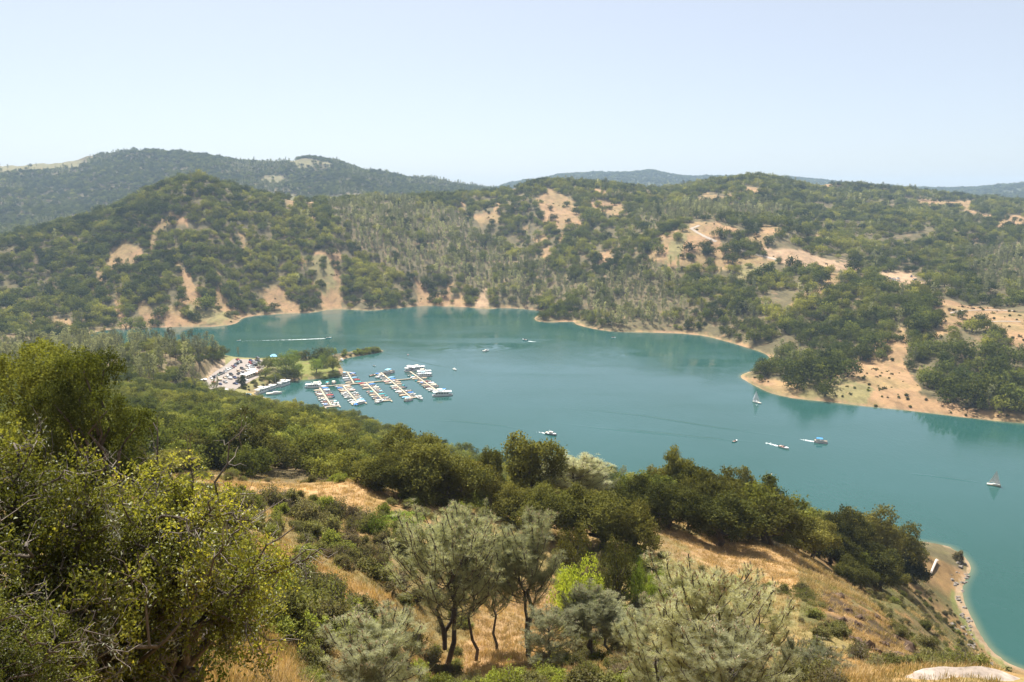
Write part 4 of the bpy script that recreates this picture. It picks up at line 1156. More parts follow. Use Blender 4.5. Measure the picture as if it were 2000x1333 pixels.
# --- the row of oaks on the crest
CREST = [
 (815,106,848,235,0,.46,'biggest oak on the crest, dark bronze-green crown beside the dry grass knoll'),
 (745,101,885,120,1,.35,'dark oak at the grass knoll edge, shore side of the biggest crest oak'),
 (885,108,885,160,2,.44,'bronze-green oak joined to the water side of the biggest crest oak'),
 (958,128,868,62,5,.25,'small dark upright oak against the water next to the tall olive oak'),
 (1035,117,842,120,5,.55,'tall olive oak on the crest whose top nearly reaches the grey cruiser boat'),
 (1000,105,945,110,1,.40,'low olive oak under the tall olive oak on the crest'),
 (1062,101,945,130,1,.40,'rounded dark oak in front of the grey crest pine'),
 (1180,101,960,150,3,.35,'broad dark oak in mid crest above the orange soil patch'),
 (1240,99,985,120,2,.38,'low dark oak just above the shaded ravine'),
 (1255,120,930,120,4,.45,'oak with olive top in mid crest behind the ravine oaks'),
 (1325,138,872,68,5,.30,'slim tall oak standing highest above the crest against the water'),
 (1278,138,905,60,5,.62,'small grey-green oak beside the slim tall crest oak'),
 (1305,114,935,150,2,.44,'wide oak below the slim tall crest oak'),
 (1385,122,922,120,3,.40,'dense dark oak on the crest with a flat dark top'),
 (1440,130,914,92,5,.33,'dark domed oak next to the thin pale-leaved oak'),
 (1410,113,960,150,4,.46,'grey-brown oak with a bare leaning trunk on the golden slope'),
 (1505,120,968,135,3,.36,'dark oak that throws the long shadow across the golden slope'),
 (1560,132,1000,120,4,.42,'grey-green oak at the end of the crest row above the shadowed slope'),
 (1352,131,905,92,5,.44,'olive oak squeezed between the slim tall oak and the flat-topped oak'),
 (1132,104,940,115,4,.45,'olive oak standing below the pale grey crest pine'),
 (1590,142,1010,100,3,.50,'pale olive oak at the start of the slope down to the point'),
 (1640,166,985,105,1,.38,'dark oak nearest the water at the back of the point grove'),
 (1692,192,985,150,2,.62,'broad grey-green oak topping the grove on the lake point'),
 (1745,200,1012,125,2,.58,'pale grey-green oak at the water end of the point grove'),
 (1622,150,1040,100,4,.45,'mid-green oak on the uphill side of the point grove'),
 (1690,162,1060,135,3,.40,'olive oak in the middle of the point grove'),
 (1752,205,1045,95,1,.46,'grey-green oak edging the tan shore clearing'),
 (1662,142,1090,85,2,.50,'small olive oak at the downhill foot of the point grove'),
 (1768,196,1085,80,4,.15,'dark bushy oak casting shade beside the pale dead log'),
 (1722,168,1085,85,1,.42,'olive oak above the shaded strip of the point slope'),
 (470,142,812,215,0,.52,'huge spreading oak behind the dry grass knoll with dark open limbs'),
 (232,112,862,130,2,.30,'brownish oak in shade behind the yellow-green oak'),
 (335,120,880,110,3,.36,'brownish dark oak between the yellow-green oak and the huge spreading oak'),
 (640,150,872,120,4,.55,'light olive oak behind the crest of the dry grass knoll'),
 (560,150,880,90,2,.45,'olive oak at the water side of the huge spreading oak'),
]
for i, (u, D, vt, w, k, h, lab) in enumerate(CREST):
    fit('oak_tree', OAK_FG[k], u, D, vt, w * 1.05, h + (i % 3 - 1) * 0.14, lab)
THIN_OAK = make_oak(25, 3.2, 9.0, 16, 3000, 0.30, M['oak_fresh'], 0.45, name='thin_oak', puff=(0.2, 0.32))
fit('oak_tree', THIN_OAK, 1500, 131, 918, 100, 0.35, 'thin see-through oak with pale yellowish leaves on the crest')

# --- the two oaks close to the camera
DARK = make_oak(3, 5.2, 10.5, 26, 48000, 0.15, M['oak_leaf'], 0.08, name='dark_oak', puff=(0.20, 0.36), gap=0.74, clump=12, kout=0.9)
DARK2 = make_oak(4, 3.4, 10.5, 22, 26000, 0.14, M['oak_leaf'], 0.06, name='dark_oak', puff=(0.24, 0.42), gap=0.7, clump=12, kout=0.9)
fit('oak_tree', DARK, 40, 42, 662, 380, 0.50, 'large dark oak filling the frame edge above the yellow-green oak', dz=-0.5, rz=2.2)
fit('oak_tree', DARK2, 176, 40, 680, 230, 0.46, 'narrower dark oak leaning on the large dark oak, on its lake side', dz=-0.5, rz=0.6)
def make_close_oak(seed, Rw, H, nlimb, leaf, ncl, per):
    """open crown: limbs, branches, bare grey twigs and sprays of small leaves at their ends"""
    rng = np.random.RandomState(seed)
    tb = Tubes(); tw = Tubes(); C = []; O = []; T = []; LC = []
    def branch(P, r0, r1, sides): tb.add(P, np.linspace(r0, r1, len(P)), sides)
    fork = np.array([0.1, 0.0, 0.7])
    branch(bent(rng, (0, 0, -0.8), fork, 4, 0.05), 0.21, 0.16, 9)
    clusters = []
    for k in range(nlimb):
        a = 2 * PI * (k + rng.uniform(-.3, .3)) / nlimb
        el = rng.uniform(0.15, 1.35)
        tip = np.array([math.cos(a) * math.cos(el) * Rw * 0.85, math.sin(a) * math.cos(el) * Rw * 0.85, 0.9 + math.sin(el) * (H - 1.5)])
        P = bent(rng, fork, tip, 9, 0.06, 0.10)
        branch(P, 0.105, 0.02, 7)
        for b in range(9):
            i = rng.randint(3, 9); p0 = P[i]
            d = unit(P[i] - P[i - 1] + rng.normal(size=3) * 0.6 + np.array([0, 0, 0.02]))
            L = rng.uniform(0.6, 1.5)
            B = bent(rng, p0, p0 + d * L, 6, 0.07)
            branch(B, 0.028, 0.010, 5)
            for q in range(9):
                j = rng.randint(1, 6); c0 = B[j]
                d2 = unit(d * 0.6 + rng.normal(size=3) * 0.75 + np.array([0, 0, 0.08]))
                l2 = rng.uniform(0.25, 0.65)
                Tw = bent(rng, c0, c0 + d2 * l2, 4, 0.08)
                tw.add(Tw, np.array([0.008, 0.006, 0.005, 0.003]), 3)
                clusters.append((Tw, d2))
    rng.shuffle(clusters) if False else None
    for Tw, d2 in clusters:
        for c in range(ncl):
            s = rng.uniform(0.25, 1.0); i = s * 3; i0 = int(min(i, 2))
            p = Tw[i0] + (Tw[i0 + 1] - Tw[i0]) * (i - i0) + rng.normal(size=3) * 0.045
            out = unit(p - np.array([0, 0, H * 0.45]))
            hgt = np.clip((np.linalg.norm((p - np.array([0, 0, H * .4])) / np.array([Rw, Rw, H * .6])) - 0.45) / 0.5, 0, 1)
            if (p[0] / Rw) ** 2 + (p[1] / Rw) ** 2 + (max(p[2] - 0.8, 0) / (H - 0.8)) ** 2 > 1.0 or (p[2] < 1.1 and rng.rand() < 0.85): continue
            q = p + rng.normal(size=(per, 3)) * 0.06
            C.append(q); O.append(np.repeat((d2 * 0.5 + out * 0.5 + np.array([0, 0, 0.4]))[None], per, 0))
            T.append(np.clip(0.05 + 0.85 * hgt ** 1.6 * rng.uniform(0.4, 1.15) + rng.rand(per) * 0.25, 0, 1.3))  # inner leaves tinted darker for the crown's shaded interior, outer tips yellower
        if rng.rand() < 0.20:
            LC.append(Tw[1] + rng.normal(size=(26, 3)) * np.array([0.07, 0.07, 0.13]) - np.array([0, 0, 0.10]))
    C = np.concatenate(C); O = unit(np.concatenate(O)); T = np.concatenate(T)
    V, Q = leaf_quads(rng, C, O, leaf, 0.8, 0.58)
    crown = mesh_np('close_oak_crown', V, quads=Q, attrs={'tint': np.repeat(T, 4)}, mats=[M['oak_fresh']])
    LC = np.concatenate(LC)
    V, Q = leaf_quads(rng, LC, rand_dirs(rng, len(LC)), 0.075, 0.2, 0.25)
    lich = mesh_np('lichen', V, quads=Q, mats=[M['lichen']])
    return crown, tb.mesh('close_oak_trunk', M['bark']), tw.mesh('close_oak_twigs', M['twig']), lich
co = make_close_oak(5, 2.7, 4.6, 19, 0.056, 6, 7)
print('close oak leaves', len(co[0].polygons))
def close_oak(u, D, vtop, wpx, hue, rz, label):
    x, y, z = at_dist(u, D, 1100)
    az, e = pix_dir(u, vtop); top = CAM_H + float(e) * math.hypot(x, y)
    s = wpx * D / F_PX / 5.2
    o = empty('oak_tree', (x, y, z - 0.2), rz, label, 'tree')
    o.scale = (s, s, (top - z + 0.2) / 4.5)
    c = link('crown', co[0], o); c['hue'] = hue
    t = link('trunk', co[1], o)
    w = link('twig', co[2], t); w['kind'] = 'stuff'
    l = link('lichen', co[3], c); l['kind'] = 'stuff'
    return o
close_oak(285, 12.6, 898, 640, 0.54, 0.4, 'nearest oak, open crown of yellow-green leaves with grey twigs and pale lichen')
close_oak(10, 11.6, 822, 640, 0.52, 2.9, 'yellow-green oak at the frame corner, hung with pale lichen, beside the nearest oak')
close_oak(-90, 9.4, 1120, 480, 0.30, 4.4, 'low dark branches of an oak under the yellow-green oak at the frame corner')
KNEE = make_oak(28, 1.6, 2.4, 18, 5200, 0.09, M['oak_leaf'], 0.10, name='young_oak')
fit('oak_tree', KNEE, 360, 15.5, 1130, 250, 0.55, 'young dense green oak tucked under the nearest oak by the dry grass', dz=-0.2)

# --- grey pines
PFG = [make_pine(101, 3.9, 14.0, 96, 3300, 22, 0.32, 0.015, 'tall_pine', 3, 160, 0.34, 6), make_pine(102, 3.0, 14.0, 60, 2200, 22, 0.32, 0.015, 'slim_pine', 1, 90, 0.36, 6),
       make_pine(103, 3.3, 13.0, 76, 2700, 22, 0.32, 0.015, 'forked_pine', 2, 120, 0.40, 6)]
PNEAR = make_pine(104, 2.9, 9.0, 80, 2600, 32, 0.26, 0.0085, 'near_pine', 2, 190, 0.08, 7)
PNEAR2 = make_pine(105, 2.2, 7.0, 56, 1700, 32, 0.26, 0.0085, 'young_pine', 1, 110, 0.06, 6)
FGP = [
 (865,59,970,185,0,.42,'tall many-stemmed grey pine at the middle of the hillside, fullest of its clump'),
 (925,61,983,98,1,.38,'slim grey pine rising behind the many-stemmed pine'),
 (1030,60,1003,140,2,.40,'grey pine with a long bare lower trunk and brown cones at its top'),
 (970,64,1050,85,1,.36,'thinner grey pine in the gap between the two tallest pines'),
 (1160,57,1150,110,2,.36,'shorter grey pine on the water side of the bare-trunked pine'),
 (1190,62,1160,90,1,.32,'small dark grey pine below the bright yellow-green bay tree'),
 (1065,52,1190,110,1,.35,'low grey pine sapling in front of the bare-trunked pine'),
 (1225,56,1200,100,2,.35,'low grey pine behind the near pale pine'),
 (1108,120,882,135,2,.50,'pale grey pine on the crest beside the tall olive oak'),
 (1158,122,905,90,1,.52,'second pale grey pine on the crest, thinner and nearer the open water'),
]
for (u, D, vt, w, k, h, lab) in FGP:
    fit('pine_tree', PFG[k], u, D, vt, w * 1.12, h, lab, 'pine tree')
for (u, D, vt, w, kit, h, lab) in [
 (1375, 27, 1080, 235, PNEAR, .66, 'nearest pale grey pine with long needles and tan candles'),
 (1490, 29, 1130, 185, PNEAR2, .62, 'pale grey pine with upright tan candles, lake side of the nearest pine'),
 (1285, 31, 1170, 160, PNEAR2, .60, 'pale grey pine on the ravine side of the nearest pine'),
 (1440, 23, 1235, 215, PNEAR2, .58, 'young pale pine in front of the nearest pine at the bottom edge'),
 (755, 26, 1203, 230, PNEAR2, .60, 'young pale pine with a bare leaning leader at the bottom edge below the many-stemmed pine'),
 (690, 25, 1262, 150, PNEAR2, .56, 'lowest young pale pine beside the leaning-leader pine'),
 (1592, 38, 1258, 110, PNEAR2, .42, 'small grey pine by the tan path at the bottom edge'),
 (1550, 40, 1250, 80, PNEAR2, .36, 'darker small grey pine beside the path pine'),
]:
    fit('pine_tree', kit, u, D, vt, w, h, lab, 'pine tree')

# --- single bushes and small trees that stand out
BAY = make_oak(27, 2.6, 4.6, 30, 5200, 0.17, M['bright_leaf'], 0.10, name='bay_tree')
MADRONE = make_oak(26, 2.2, 4.4, 22, 4200, 0.15, M['live_oak'], 0.08, name='dense_bush')
for (u, D, vt, w, kit, h, nm, lab) in [
 (1122, 72, 1080, 110, BAY, .85, 'bay_tree', 'bright yellow-green bay tree beside the bare-trunked grey pine'),
 (1278, 80, 1105, 44, BAY, .60, 'bay_tree', 'small bright yellow-green tree in the ravine above the nearest pine'),
 (1208, 82, 1050, 85, MADRONE, .30, 'oak_tree', 'compact dark oak between the ravine and the small bright tree'),
 (1245, 80, 1088, 40, BAY, .45, 'bay_tree', 'slim green sapling beside the compact dark ravine oak'),
 (1118, 90, 1030, 70, MADRONE, .52, 'oak_tree', 'rounded olive oak bush above the bright yellow-green bay tree'),
 (785, 88, 1000, 90, BAY, .40, 'bay_tree', 'fresh green bay clump under the biggest crest oak'),
 (735, 82, 1005, 60, BAY, .30, 'bay_tree', 'green bay clump at the downhill edge of the dry grass knoll'),
 (1565, 84, 1158, 75, MADRONE, .38, 'oak_tree', 'grey-green oak bush on the golden slope above the dark rocks'),
 (1590, 80, 1190, 40, MADRONE, .22, 'oak_tree', 'small dark green bush at the foot of the grey-green oak bush'),
 (1745, 82, 1218, 48, MADRONE, .50, 'oak_tree', 'olive bush growing at the lake end of the dark rock face'),
]:
    fit(nm, kit, u, D, vt, w, h, lab, 'tree')
SH = [
 (593,62,1062,70,0,.62,'round green bush standing alone on the grassy band'),
 (640,89,968,44,3,.80,'orange-yellow and green bush on the face of the dry grass knoll'),
 (545,86,955,80,2,.15,'grey-green twiggy bush below the edge of the dry grass knoll'),
 (1868,290,1072,22,0,.25,'lone dark bush on the tip of the lake point'),
 (1818,150,1243,30,0,.62,'small green bush on the shore slope below the tan mound'),
 (1858,140,1272,26,0,.58,'small green bush above the stony shore strip'),
 (1965,100,1300,34,3,.50,'dark green bush beyond the pale boulder near the frame corner'),
 (1690,120,1165,40,2,.45,'olive bush at the top of the dark rock face'),
 (1720,105,1195,44,2,.40,'olive bush on the shore slope behind the dark rock face'),
 (620,32,1290,80,2,.25,'grey dry bush at the bottom edge by the leaning-leader pine'),
 (580,27,1318,70,1,.55,'low green bush cut by the bottom edge beside the dry grass'),
 (408,21,1265,28,3,.40,'tiny green sprout on the dry grass below the nearest oak'),
]
for (u, D, vt, w, k, h, lab) in SH:
    fit('shrub', SHRUB[k], u, D, vt, w, h, lab, 'shrub')

# --- brush over the near slopes: every bush its own plant
x, y, z = sites(9000, 24, 300, -33, 33, 0.75)
U, V = pix_of(x, y, z)
ju = fbm(x / 3.0, y / 3.0, 3) * 14
ok = (sd_at(x, y) > 4) & ~any_poly(U + ju, V + ju, FG_GRASS) & (U > 150) & (U < 2010) & (V < 1360) & near_side(x, y)
dn = fbm(x / 10.0, y / 10.0, 3)
tall = in_poly(U, V, [(380,1060),(480,1075),(560,1125),(640,1160),(720,1210),(720,1290),(600,1280),(500,1215),(380,1215)]) | in_poly(U, V, [(470,980),(560,985),(700,1010),(800,1060),(800,1165),(640,1090),(540,1050),(430,1040)]) | in_poly(U, V, [(1080,1090),(1240,1090),(1330,1140),(1330,1260),(1200,1260),(1100,1180)])
right = (U > 1540) & ~tall
ok &= (rng.rand(len(x)) < np.where(tall, 1.0, np.where(right, np.clip(0.55 + 0.9 * dn, 0.15, 1.0), np.clip(0.60 + dn, 0.2, 1.0))))
ok &= ~(in_poly(U, V, CLIFF) & (rng.rand(len(x)) > 0.35)) & ((V > 1075) | (U < 1000) | (U > 1780)) & (hidden_by(x, y, z + 1.0) < 0.004)
ok &= ~((y < 46) & (U > 1660)) & ~((y < 34) & (U < 330)) & ~((y > 130) & (U < 1650))
x, y, z, U, V, tall, right = [q[ok] for q in (x, y, z, U, V, tall, right)]
k = thin(x, y, 1.15)
x, y, z, U, V, tall, right = [q[k] for q in (x, y, z, U, V, tall, right)]
sz = np.where(tall, rng.uniform(0.8, 1.7, len(x)), np.where(right, rng.uniform(0.35, 1.25, len(x)), rng.uniform(0.5, 1.1, len(x))))
hue = np.clip(0.52 + 0.55 * fbm(x / 9.0 + 4, y / 9.0, 3) + 0.16 * rng.randn(len(x)), -0.05, 1.05)
hue = np.where(right, hue * 0.6 + 0.08, hue)
order = np.argsort(-sz / y)
print('near brush', len(x))
def brush_words(u, v, right, tall, y):
    if right: return 'on the slope above the stony shore' if u > 1700 else 'around the dark rock face'
    if u < 730 and v > 1130: return 'in the thicket above the dry grass at the bottom'
    if u < 830 and v < 1075: return 'in the hollow under the dry grass knoll'
    if u < 830: return 'beside the grassy band'
    if u < 1090: return 'among the grey pine trunks'
    return 'in the ravine beside the bright bay tree'
for i in order[:280]:
    kk = rng.randint(4)
    h = hue[i]
    tone = 'grey-brown dry' if h < 0.2 else 'olive' if h < 0.5 else 'green' if h < 0.75 else 'bright green'
    w_ = 'low ' if sz[i] < 0.7 else 'waist-high ' if sz[i] < 1.1 else 'tall '
    lab = w_ + tone + ' bush ' + brush_words(U[i], V[i], right[i], tall[i], y[i])
    o = plant('shrub', SHRUB[kk], (x[i], y[i], z[i] - 0.05), sz[i] * 1.05, rng.rand() * 6.28, h, lab, 'shrub', 'bushes ' + brush_words(U[i], V[i], right[i], tall[i], y[i]), sz=sz[i] * rng.uniform(0.85, 1.35)); BYLAB.setdefault(lab, []).append((U[i], o))
tell_apart()
m_ = order[280:]
if len(m_):
    pr = [joined_proto('low_brush', (k[0], k[1])) for k in SHRUB]
    scatter('low_brush', pr, np.stack([x[m_], y[m_], z[m_] - 0.05], 1), sz[m_], rng.rand(len(m_)) * 6.28, hue[m_], rng.randint(0, 4, len(m_)), rng.uniform(0.8, 1.3, len(m_)))

# --- grass
def make_tuft(seed, nb, h, w, spread):
    rng = np.random.RandomState(seed)
    V = []; T = []
    for b in range(nb):
        a = rng.rand() * 2 * PI; r = spread * math.sqrt(rng.rand()); L = h * rng.uniform(0.55, 1.1)
        lean = rng.uniform(0.05, 0.55) * L; a2 = rng.rand() * 2 * PI; ws = a2 + PI / 2
        p = np.array([math.cos(a) * r, math.sin(a) * r, -0.05]); q = p + np.array([math.cos(a2) * lean * .45, math.sin(a2) * lean * .45, L * .6]); e = p + np.array([math.cos(a2) * lean, math.sin(a2) * lean, L])
        s = np.array([math.cos(ws), math.sin(ws), 0]) * w
        V += [p - s, p + s, q + s * .7, q - s * .7, q - s * .7, q + s * .7, e + s * .1, e - s * .1]; T += [rng.rand()] * 8
    n = len(V) // 4
    return bpy.data.objects.new('grass_tuft', mesh_np('grass_tuft', np.array(V), quads=np.arange(n * 4).reshape(n, 4), attrs={'tint': np.array(T)}, mats=[M['dry_blade']]))
TUFT = [make_tuft(200 + k, 26, 0.42, 0.010, 0.30) for k in range(3)]
x, y, z = sites(100000, 19, 300, -34, 34, 0.25)
U, V = pix_of(x, y, z)
gp = any_poly(U, V, FG_GRASS)
d = fbm(x / 5.0, y / 5.0, 3)
ok = (sd_at(x, y) > 3) & near_side(x, y) & (rng.rand(len(x)) < np.where(gp, 1.0, np.clip(0.5 + 0.8 * d, 0.1, 1))) & ~(in_poly(U, V, CLIFF) & (rng.rand(len(x)) < 0.5)) & (hidden_by(x, y, z + 0.5) < 0.002) & ~((y > 135) & (U < 1640)) & ~in_poly(x, y, PARK)
x, y, z, U, gp, d = [q[ok] for q in (x, y, z, U, gp, d)]
hue = np.where(gp, 0.70, 0.42) + 0.5 * d + 0.12 * rng.randn(len(x)) - np.where((U > 1560) & (y > 75), 0.22, 0)
rr_ = np.hypot(x, y)
scatter('dry_grass', TUFT, np.stack([x, y, z], 1), rng.uniform(0.6, 1.3, len(x)) * (0.8 + rr_ / 140), rng.rand(len(x)) * 6.28, hue, rng.randint(0, 3, len(x)), np.where(gp, 1.0, 0.8) / (1 + rr_ / 140))

# --- rocks
def rock_mesh(seed, rough=0.35, sub=3, stretch=(1, 1, .7), mat=None, strat=0.0):
    rng = np.random.RandomState(seed)
    bm = bmesh.new(); bmesh.ops.create_icosphere(bm, subdivisions=sub, radius=1)
    cuts = [(Vector(rand_dirs(rng, 1)[0]), rng.uniform(0.55, 0.9)) for _ in range(9)]
    o = rng.rand(3) * 20
    for v in bm.verts:
        p = v.co.copy()
        for nrm, dd in cuts:
            k = p.dot(nrm) - dd
            if k > 0: p -= nrm * k * 0.9
        n = float(fbm(np.array(p.x * 2.2 + o[0] + p.z), np.array(p.y * 2.2 + o[1] - p.z), 3))
        p *= 1 + rough * n
        if strat: p.z += strat * math.sin(p.z * 18 + p.x * 2)
        v.co = Vector((p.x * stretch[0], p.y * stretch[1], p.z * stretch[2]))
    me = bpy.data.meshes.new('rock'); bm.to_mesh(me); bm.free()
    me.materials.append(mat)
    return me
M['rock_pale'] = simple('rock_pale', (0.30, 0.25, 0.21), 0.95, var=0.35, scale=2.2, bump=0.8, spec=0.2)
M['rock_dark'] = simple('rock_dark', (0.10, 0.066, 0.045), 0.95, var=0.55, scale=1.4, bump=0.9, spec=0.2)
M['rock_grey'] = simple('rock_grey', (0.19, 0.165, 0.14), 0.95, var=0.4, scale=1.1, bump=0.7, spec=0.2)
bx, by, bz = at_dist(1975, 34, 1318)
bo = link('boulder', rock_mesh(1, 0.16, 5, (4.6, 2.4, 1.0), M['rock_pale']))
bo.location = (bx - 0.3, by - 0.6, bz - 0.80); bo.rotation_euler = (0.05, 0.03, -0.35)
tag(bo, 'broad pale weathered boulder at the bottom edge in front of the shore slope', 'boulder')
RD = [rock_mesh(20 + k, 0.5, 3, (1.1, .8, .9), M['rock_dark']) for k in range(4)]
cl = [(1640,1165),(1665,1178),(1690,1192),(1712,1206),(1735,1226),(1752,1246),(1768,1268),(1625,1195),(1648,1212),(1675,1222),(1700,1240),(1722,1256),(1742,1274),(1640,1235),(1668,1250),(1692,1264),(1712,1275),(1615,1180),(1755,1282),(1728,1283),(1660,1195),(1685,1212)]
posn = ['topmost rock', 'second rock down the edge', 'third rock down the edge', 'middle rock of the edge', 'fifth rock down the edge', 'rock near the lower end of the edge', 'lowest rock of the edge']
for i, (u, v) in enumerate(cl):
    x_, y_, z_ = ground_hit(u, v, 55)
    o = link('rock', RD[i % 4]); o.location = (x_, y_, z_ - 0.45)
    s = rng.uniform(0.55, 1.05); o.scale = (s, s, s * rng.uniform(.8, 1.3)); o.rotation_euler = (rng.rand(), rng.rand(), rng.rand() * 6)
    tag(o, ('dark brown ' + posn[i] + ' of the rock face') if i < 7 else 'dark brown rock bedded in the steep face above the shore slope', 'rock', 'rocks bedded in the dark face' if i >= 7 else 'rocks along the edge of the dark face')
RG = [rock_mesh(30 + k, 0.45, 2, (1.2, .8, .5), M['rock_grey']) for k in range(4)]
px_shore = [(1868,1100),(1876,1108),(1886,1118),(1890,1128),(1884,1140),(1878,1152),(1872,1120),(1868,1140),(1862,1128),(1880,1098),(1874,1164),(1872,1176),(1880,1188),(1888,1204),(1895,1215),(1876,1200),(1884,1225),(1870,1235),(1878,1245),(1888,1250),(1894,1262),(1902,1272),(1910,1280),(1918,1290),(1925,1296),(1932,1300),(1868,1228),(1900,1245),(1905,1258),(1860,1222),(1890,1236),(1896,1228)]
SR = {}
for i, (u, v) in enumerate(px_shore):
    for q in range(2):
        x_, y_, z_ = ground_hit(u + rng.uniform(-5, 5), v + rng.uniform(-5, 5), 120)
        o = link('rock', RG[(i + q) % 4]); o.location = (x_, y_, z_)
        s = rng.uniform(0.35, 1.2); o.scale = (s, s, s); o.rotation_euler = (rng.uniform(-.3, .3), rng.uniform(-.3, .3), 0.6 + rng.uniform(-.3, .3))
        lab = 'grey slab rock on the rounded tip of the lake point' if v < 1160 else 'grey slab rock along the narrow shore below the golden slope'
        tag(o, lab, 'rock', 'rocks along the shore of the point'); SR.setdefault(lab, []).append(o)
for lab, L in SR.items(): count_along(L, lab, 'from the tip', lambda o: -o.location.y)
# --- pale dead log lying on the point
p0 = Vector(ground_hit(1817, 1124, 150)); p1 = Vector(ground_hit(1829, 1098, 150))
root = empty('dead_log', p0, 0, 'pale bare log lying up the slope of the lake point', 'log')
mb = MB(); d = p1 - p0
mb.tube([Vector((0, 0, 0.3)), d * 0.5 + Vector((0, 0, 0.75)), d + Vector((0, 0, 0.9))], [0.32, 0.42, 0.5], 8)
mb.build('trunk', M['deadwood'], root)
mb = MB(); mb.tube([d * 0.86 + Vector((0, 0, 0.8)), d * 0.93 + Vector((1.0, 0.2, 1.1))], [0.3, 0.18], 6); mb.build('branch_stub', M['deadwood'], root)
# ------------------------------------------------------------------ marina, cars, boats
PAL = dict(white=(0.80, 0.80, 0.78), cream=(0.74, 0.68, 0.55), tan=(0.52, 0.40, 0.26), red=(0.42, 0.05, 0.045), maroon=(0.16, 0.03, 0.035), navy=(0.03, 0.05, 0.16), blue=(0.05, 0.24, 0.62),
           sky=(0.26, 0.55, 0.78), teal=(0.05, 0.42, 0.45), black=(0.02, 0.02, 0.023), grey=(0.22, 0.22, 0.23), silver=(0.46, 0.47, 0.48), green=(0.04, 0.11, 0.075), pink=(0.72, 0.45, 0.40), gold=(0.45, 0.36, 0.18))
PAINT = {k: simple('paint_' + k, c, 0.30, var=0.06, scale=1.5) for k, c in PAL.items()}
CANVAS = {k: simple('canvas_' + k, c, 0.85, var=0.14, scale=2.5) for k, c in PAL.items()}
M['glass_dark'] = simple('glass_dark', (0.025, 0.032, 0.038), 0.08, var=0.2)
M['metal'] = simple('metal', (0.55, 0.55, 0.56), 0.35, 0.8)
M['tyre'] = simple('tyre', (0.025, 0.025, 0.025), 0.8)
M['dock_wood'] = simple('dock_wood', (0.36, 0.30, 0.215), 0.9, var=0.25, scale=2.0)
M['finger_wood'] = simple('finger_wood', (0.25, 0.23, 0.20), 0.9, var=0.25, scale=2.0)
M['seat_vinyl'] = simple('seat_vinyl', (0.60, 0.50, 0.40), 0.7)
M['motor'] = simple('motor', (0.05, 0.05, 0.055), 0.4)
M['sail'] = simple('sail', (0.82, 0.80, 0.79), 0.85, var=0.05)
M['concrete'] = simple('concrete', (0.25, 0.21, 0.18), 0.95, var=0.14, scale=0.35, bump=0.2)
M['gravel_road'] = simple('gravel_road', (0.34, 0.28, 0.22), 0.95, var=0.15, scale=0.3, bump=0.2)
M['foam'] = simple('foam', (0.80, 0.84, 0.84), 0.9, var=0.08)

def hull_mb(L, W, H, bow=0.55, n=9, draft=0.25, flare=0.8):
    mb = MB(); V = []; F = []
    for i in range(n):
        t = i / (n - 1); x = -L / 2 + L * t
        w = W / 2 * (1 - max(0.0, (t - bow) / (1 - bow)) ** 2.2) * (0.92 + 0.08 * min(1, t * 4))
        w = max(w, 0.02)
        h = H * (1 + 0.35 * t * t); kd = -draft * (1 - max(0, (t - .75) / .25) ** 2)
        V += [(x, -w, h), (x, -w * flare, 0.05), (x, 0, kd), (x, w * flare, 0.05), (x, w, h)]
    for i in range(n - 1):
        for k in range(4):
            a = i * 5 + k; F.append((a, a + 5, a + 6, a + 1))
    F.append((0, 1, 2, 3, 4))
    mb.add(V, F); return mb
def deck_mb(L, W, H, bow=0.55, n=9, x0=-1.0, x1=1.0, drop=0.04, inset=0.94):
    mb = MB(); V = []
    ts = [i / (n - 1) for i in range(n)]
    ts = [t for t in ts if x0 <= (t * 2 - 1) <= x1]
    up = []; dn = []
    for t in ts:
        x = -L / 2 + L * t * 0.995
        w = max(W / 2 * (1 - max(0.0, (t - bow) / (1 - bow)) ** 2.2) * inset, 0.015)
        h = H * (1 + 0.35 * t * t) - drop
        up.append((x, w, h)); dn.append((x, -w, h))
    V = dn + up; n = len(ts)
    return mb.add(V, [(i, i + 1, n + i + 1, n + i) for i in range(n - 1)])
HIDE = empty  # (templates are themselves placed as the first boat of their kind)

def T_runabout():
    r = empty('runabout', (0, 0, 0)); L, W, H = 6.4, 2.35, 0.62
    hull_mb(L, W, H).build('hull', PAINT['white'], r)
    deck_mb(L, W, H, x0=0.1, drop=0.0).build('foredeck', PAINT['white'], r)
    deck_mb(L, W, H, x1=0.26, drop=0.34, inset=0.86).build('cockpit_floor', CANVAS['tan'], r)
    w = MB(); w.add([(0.55, -0.95, .75), (0.55, 0.95, .75), (0.15, 0.9, 1.28), (0.15, -0.9, 1.28), (0.62, -0.95, .75), (0.62, 0.95, .75), (0.2, 0.9, 1.28), (0.2, -0.9, 1.28)], [(0, 1, 2, 3), (7, 6, 5, 4), (0, 4, 5, 1), (1, 5, 6, 2), (2, 6, 7, 3), (3, 7, 4, 0)]); w.build('windshield', M['glass_dark'], r)
    for y in (-0.55, 0.55):
        s = MB(); s.box(-0.75, -0.15, y - .32, y + .32, 0.35, 0.62); s.box(-0.85, -0.75, y - .32, y + .32, 0.35, 1.0); s.build('seat', M['seat_vinyl'], r)
    s = MB(); s.box(-2.55, -2.0, -0.9, 0.9, 0.35, 0.72); s.build('stern_bench', M['seat_vinyl'], r)
    m = MB(); m.box(-3.55, -3.15, -.22, .22, -0.3, 0.95, 0.06, 0.05); m.build('outboard', M['motor'], r)
    return r
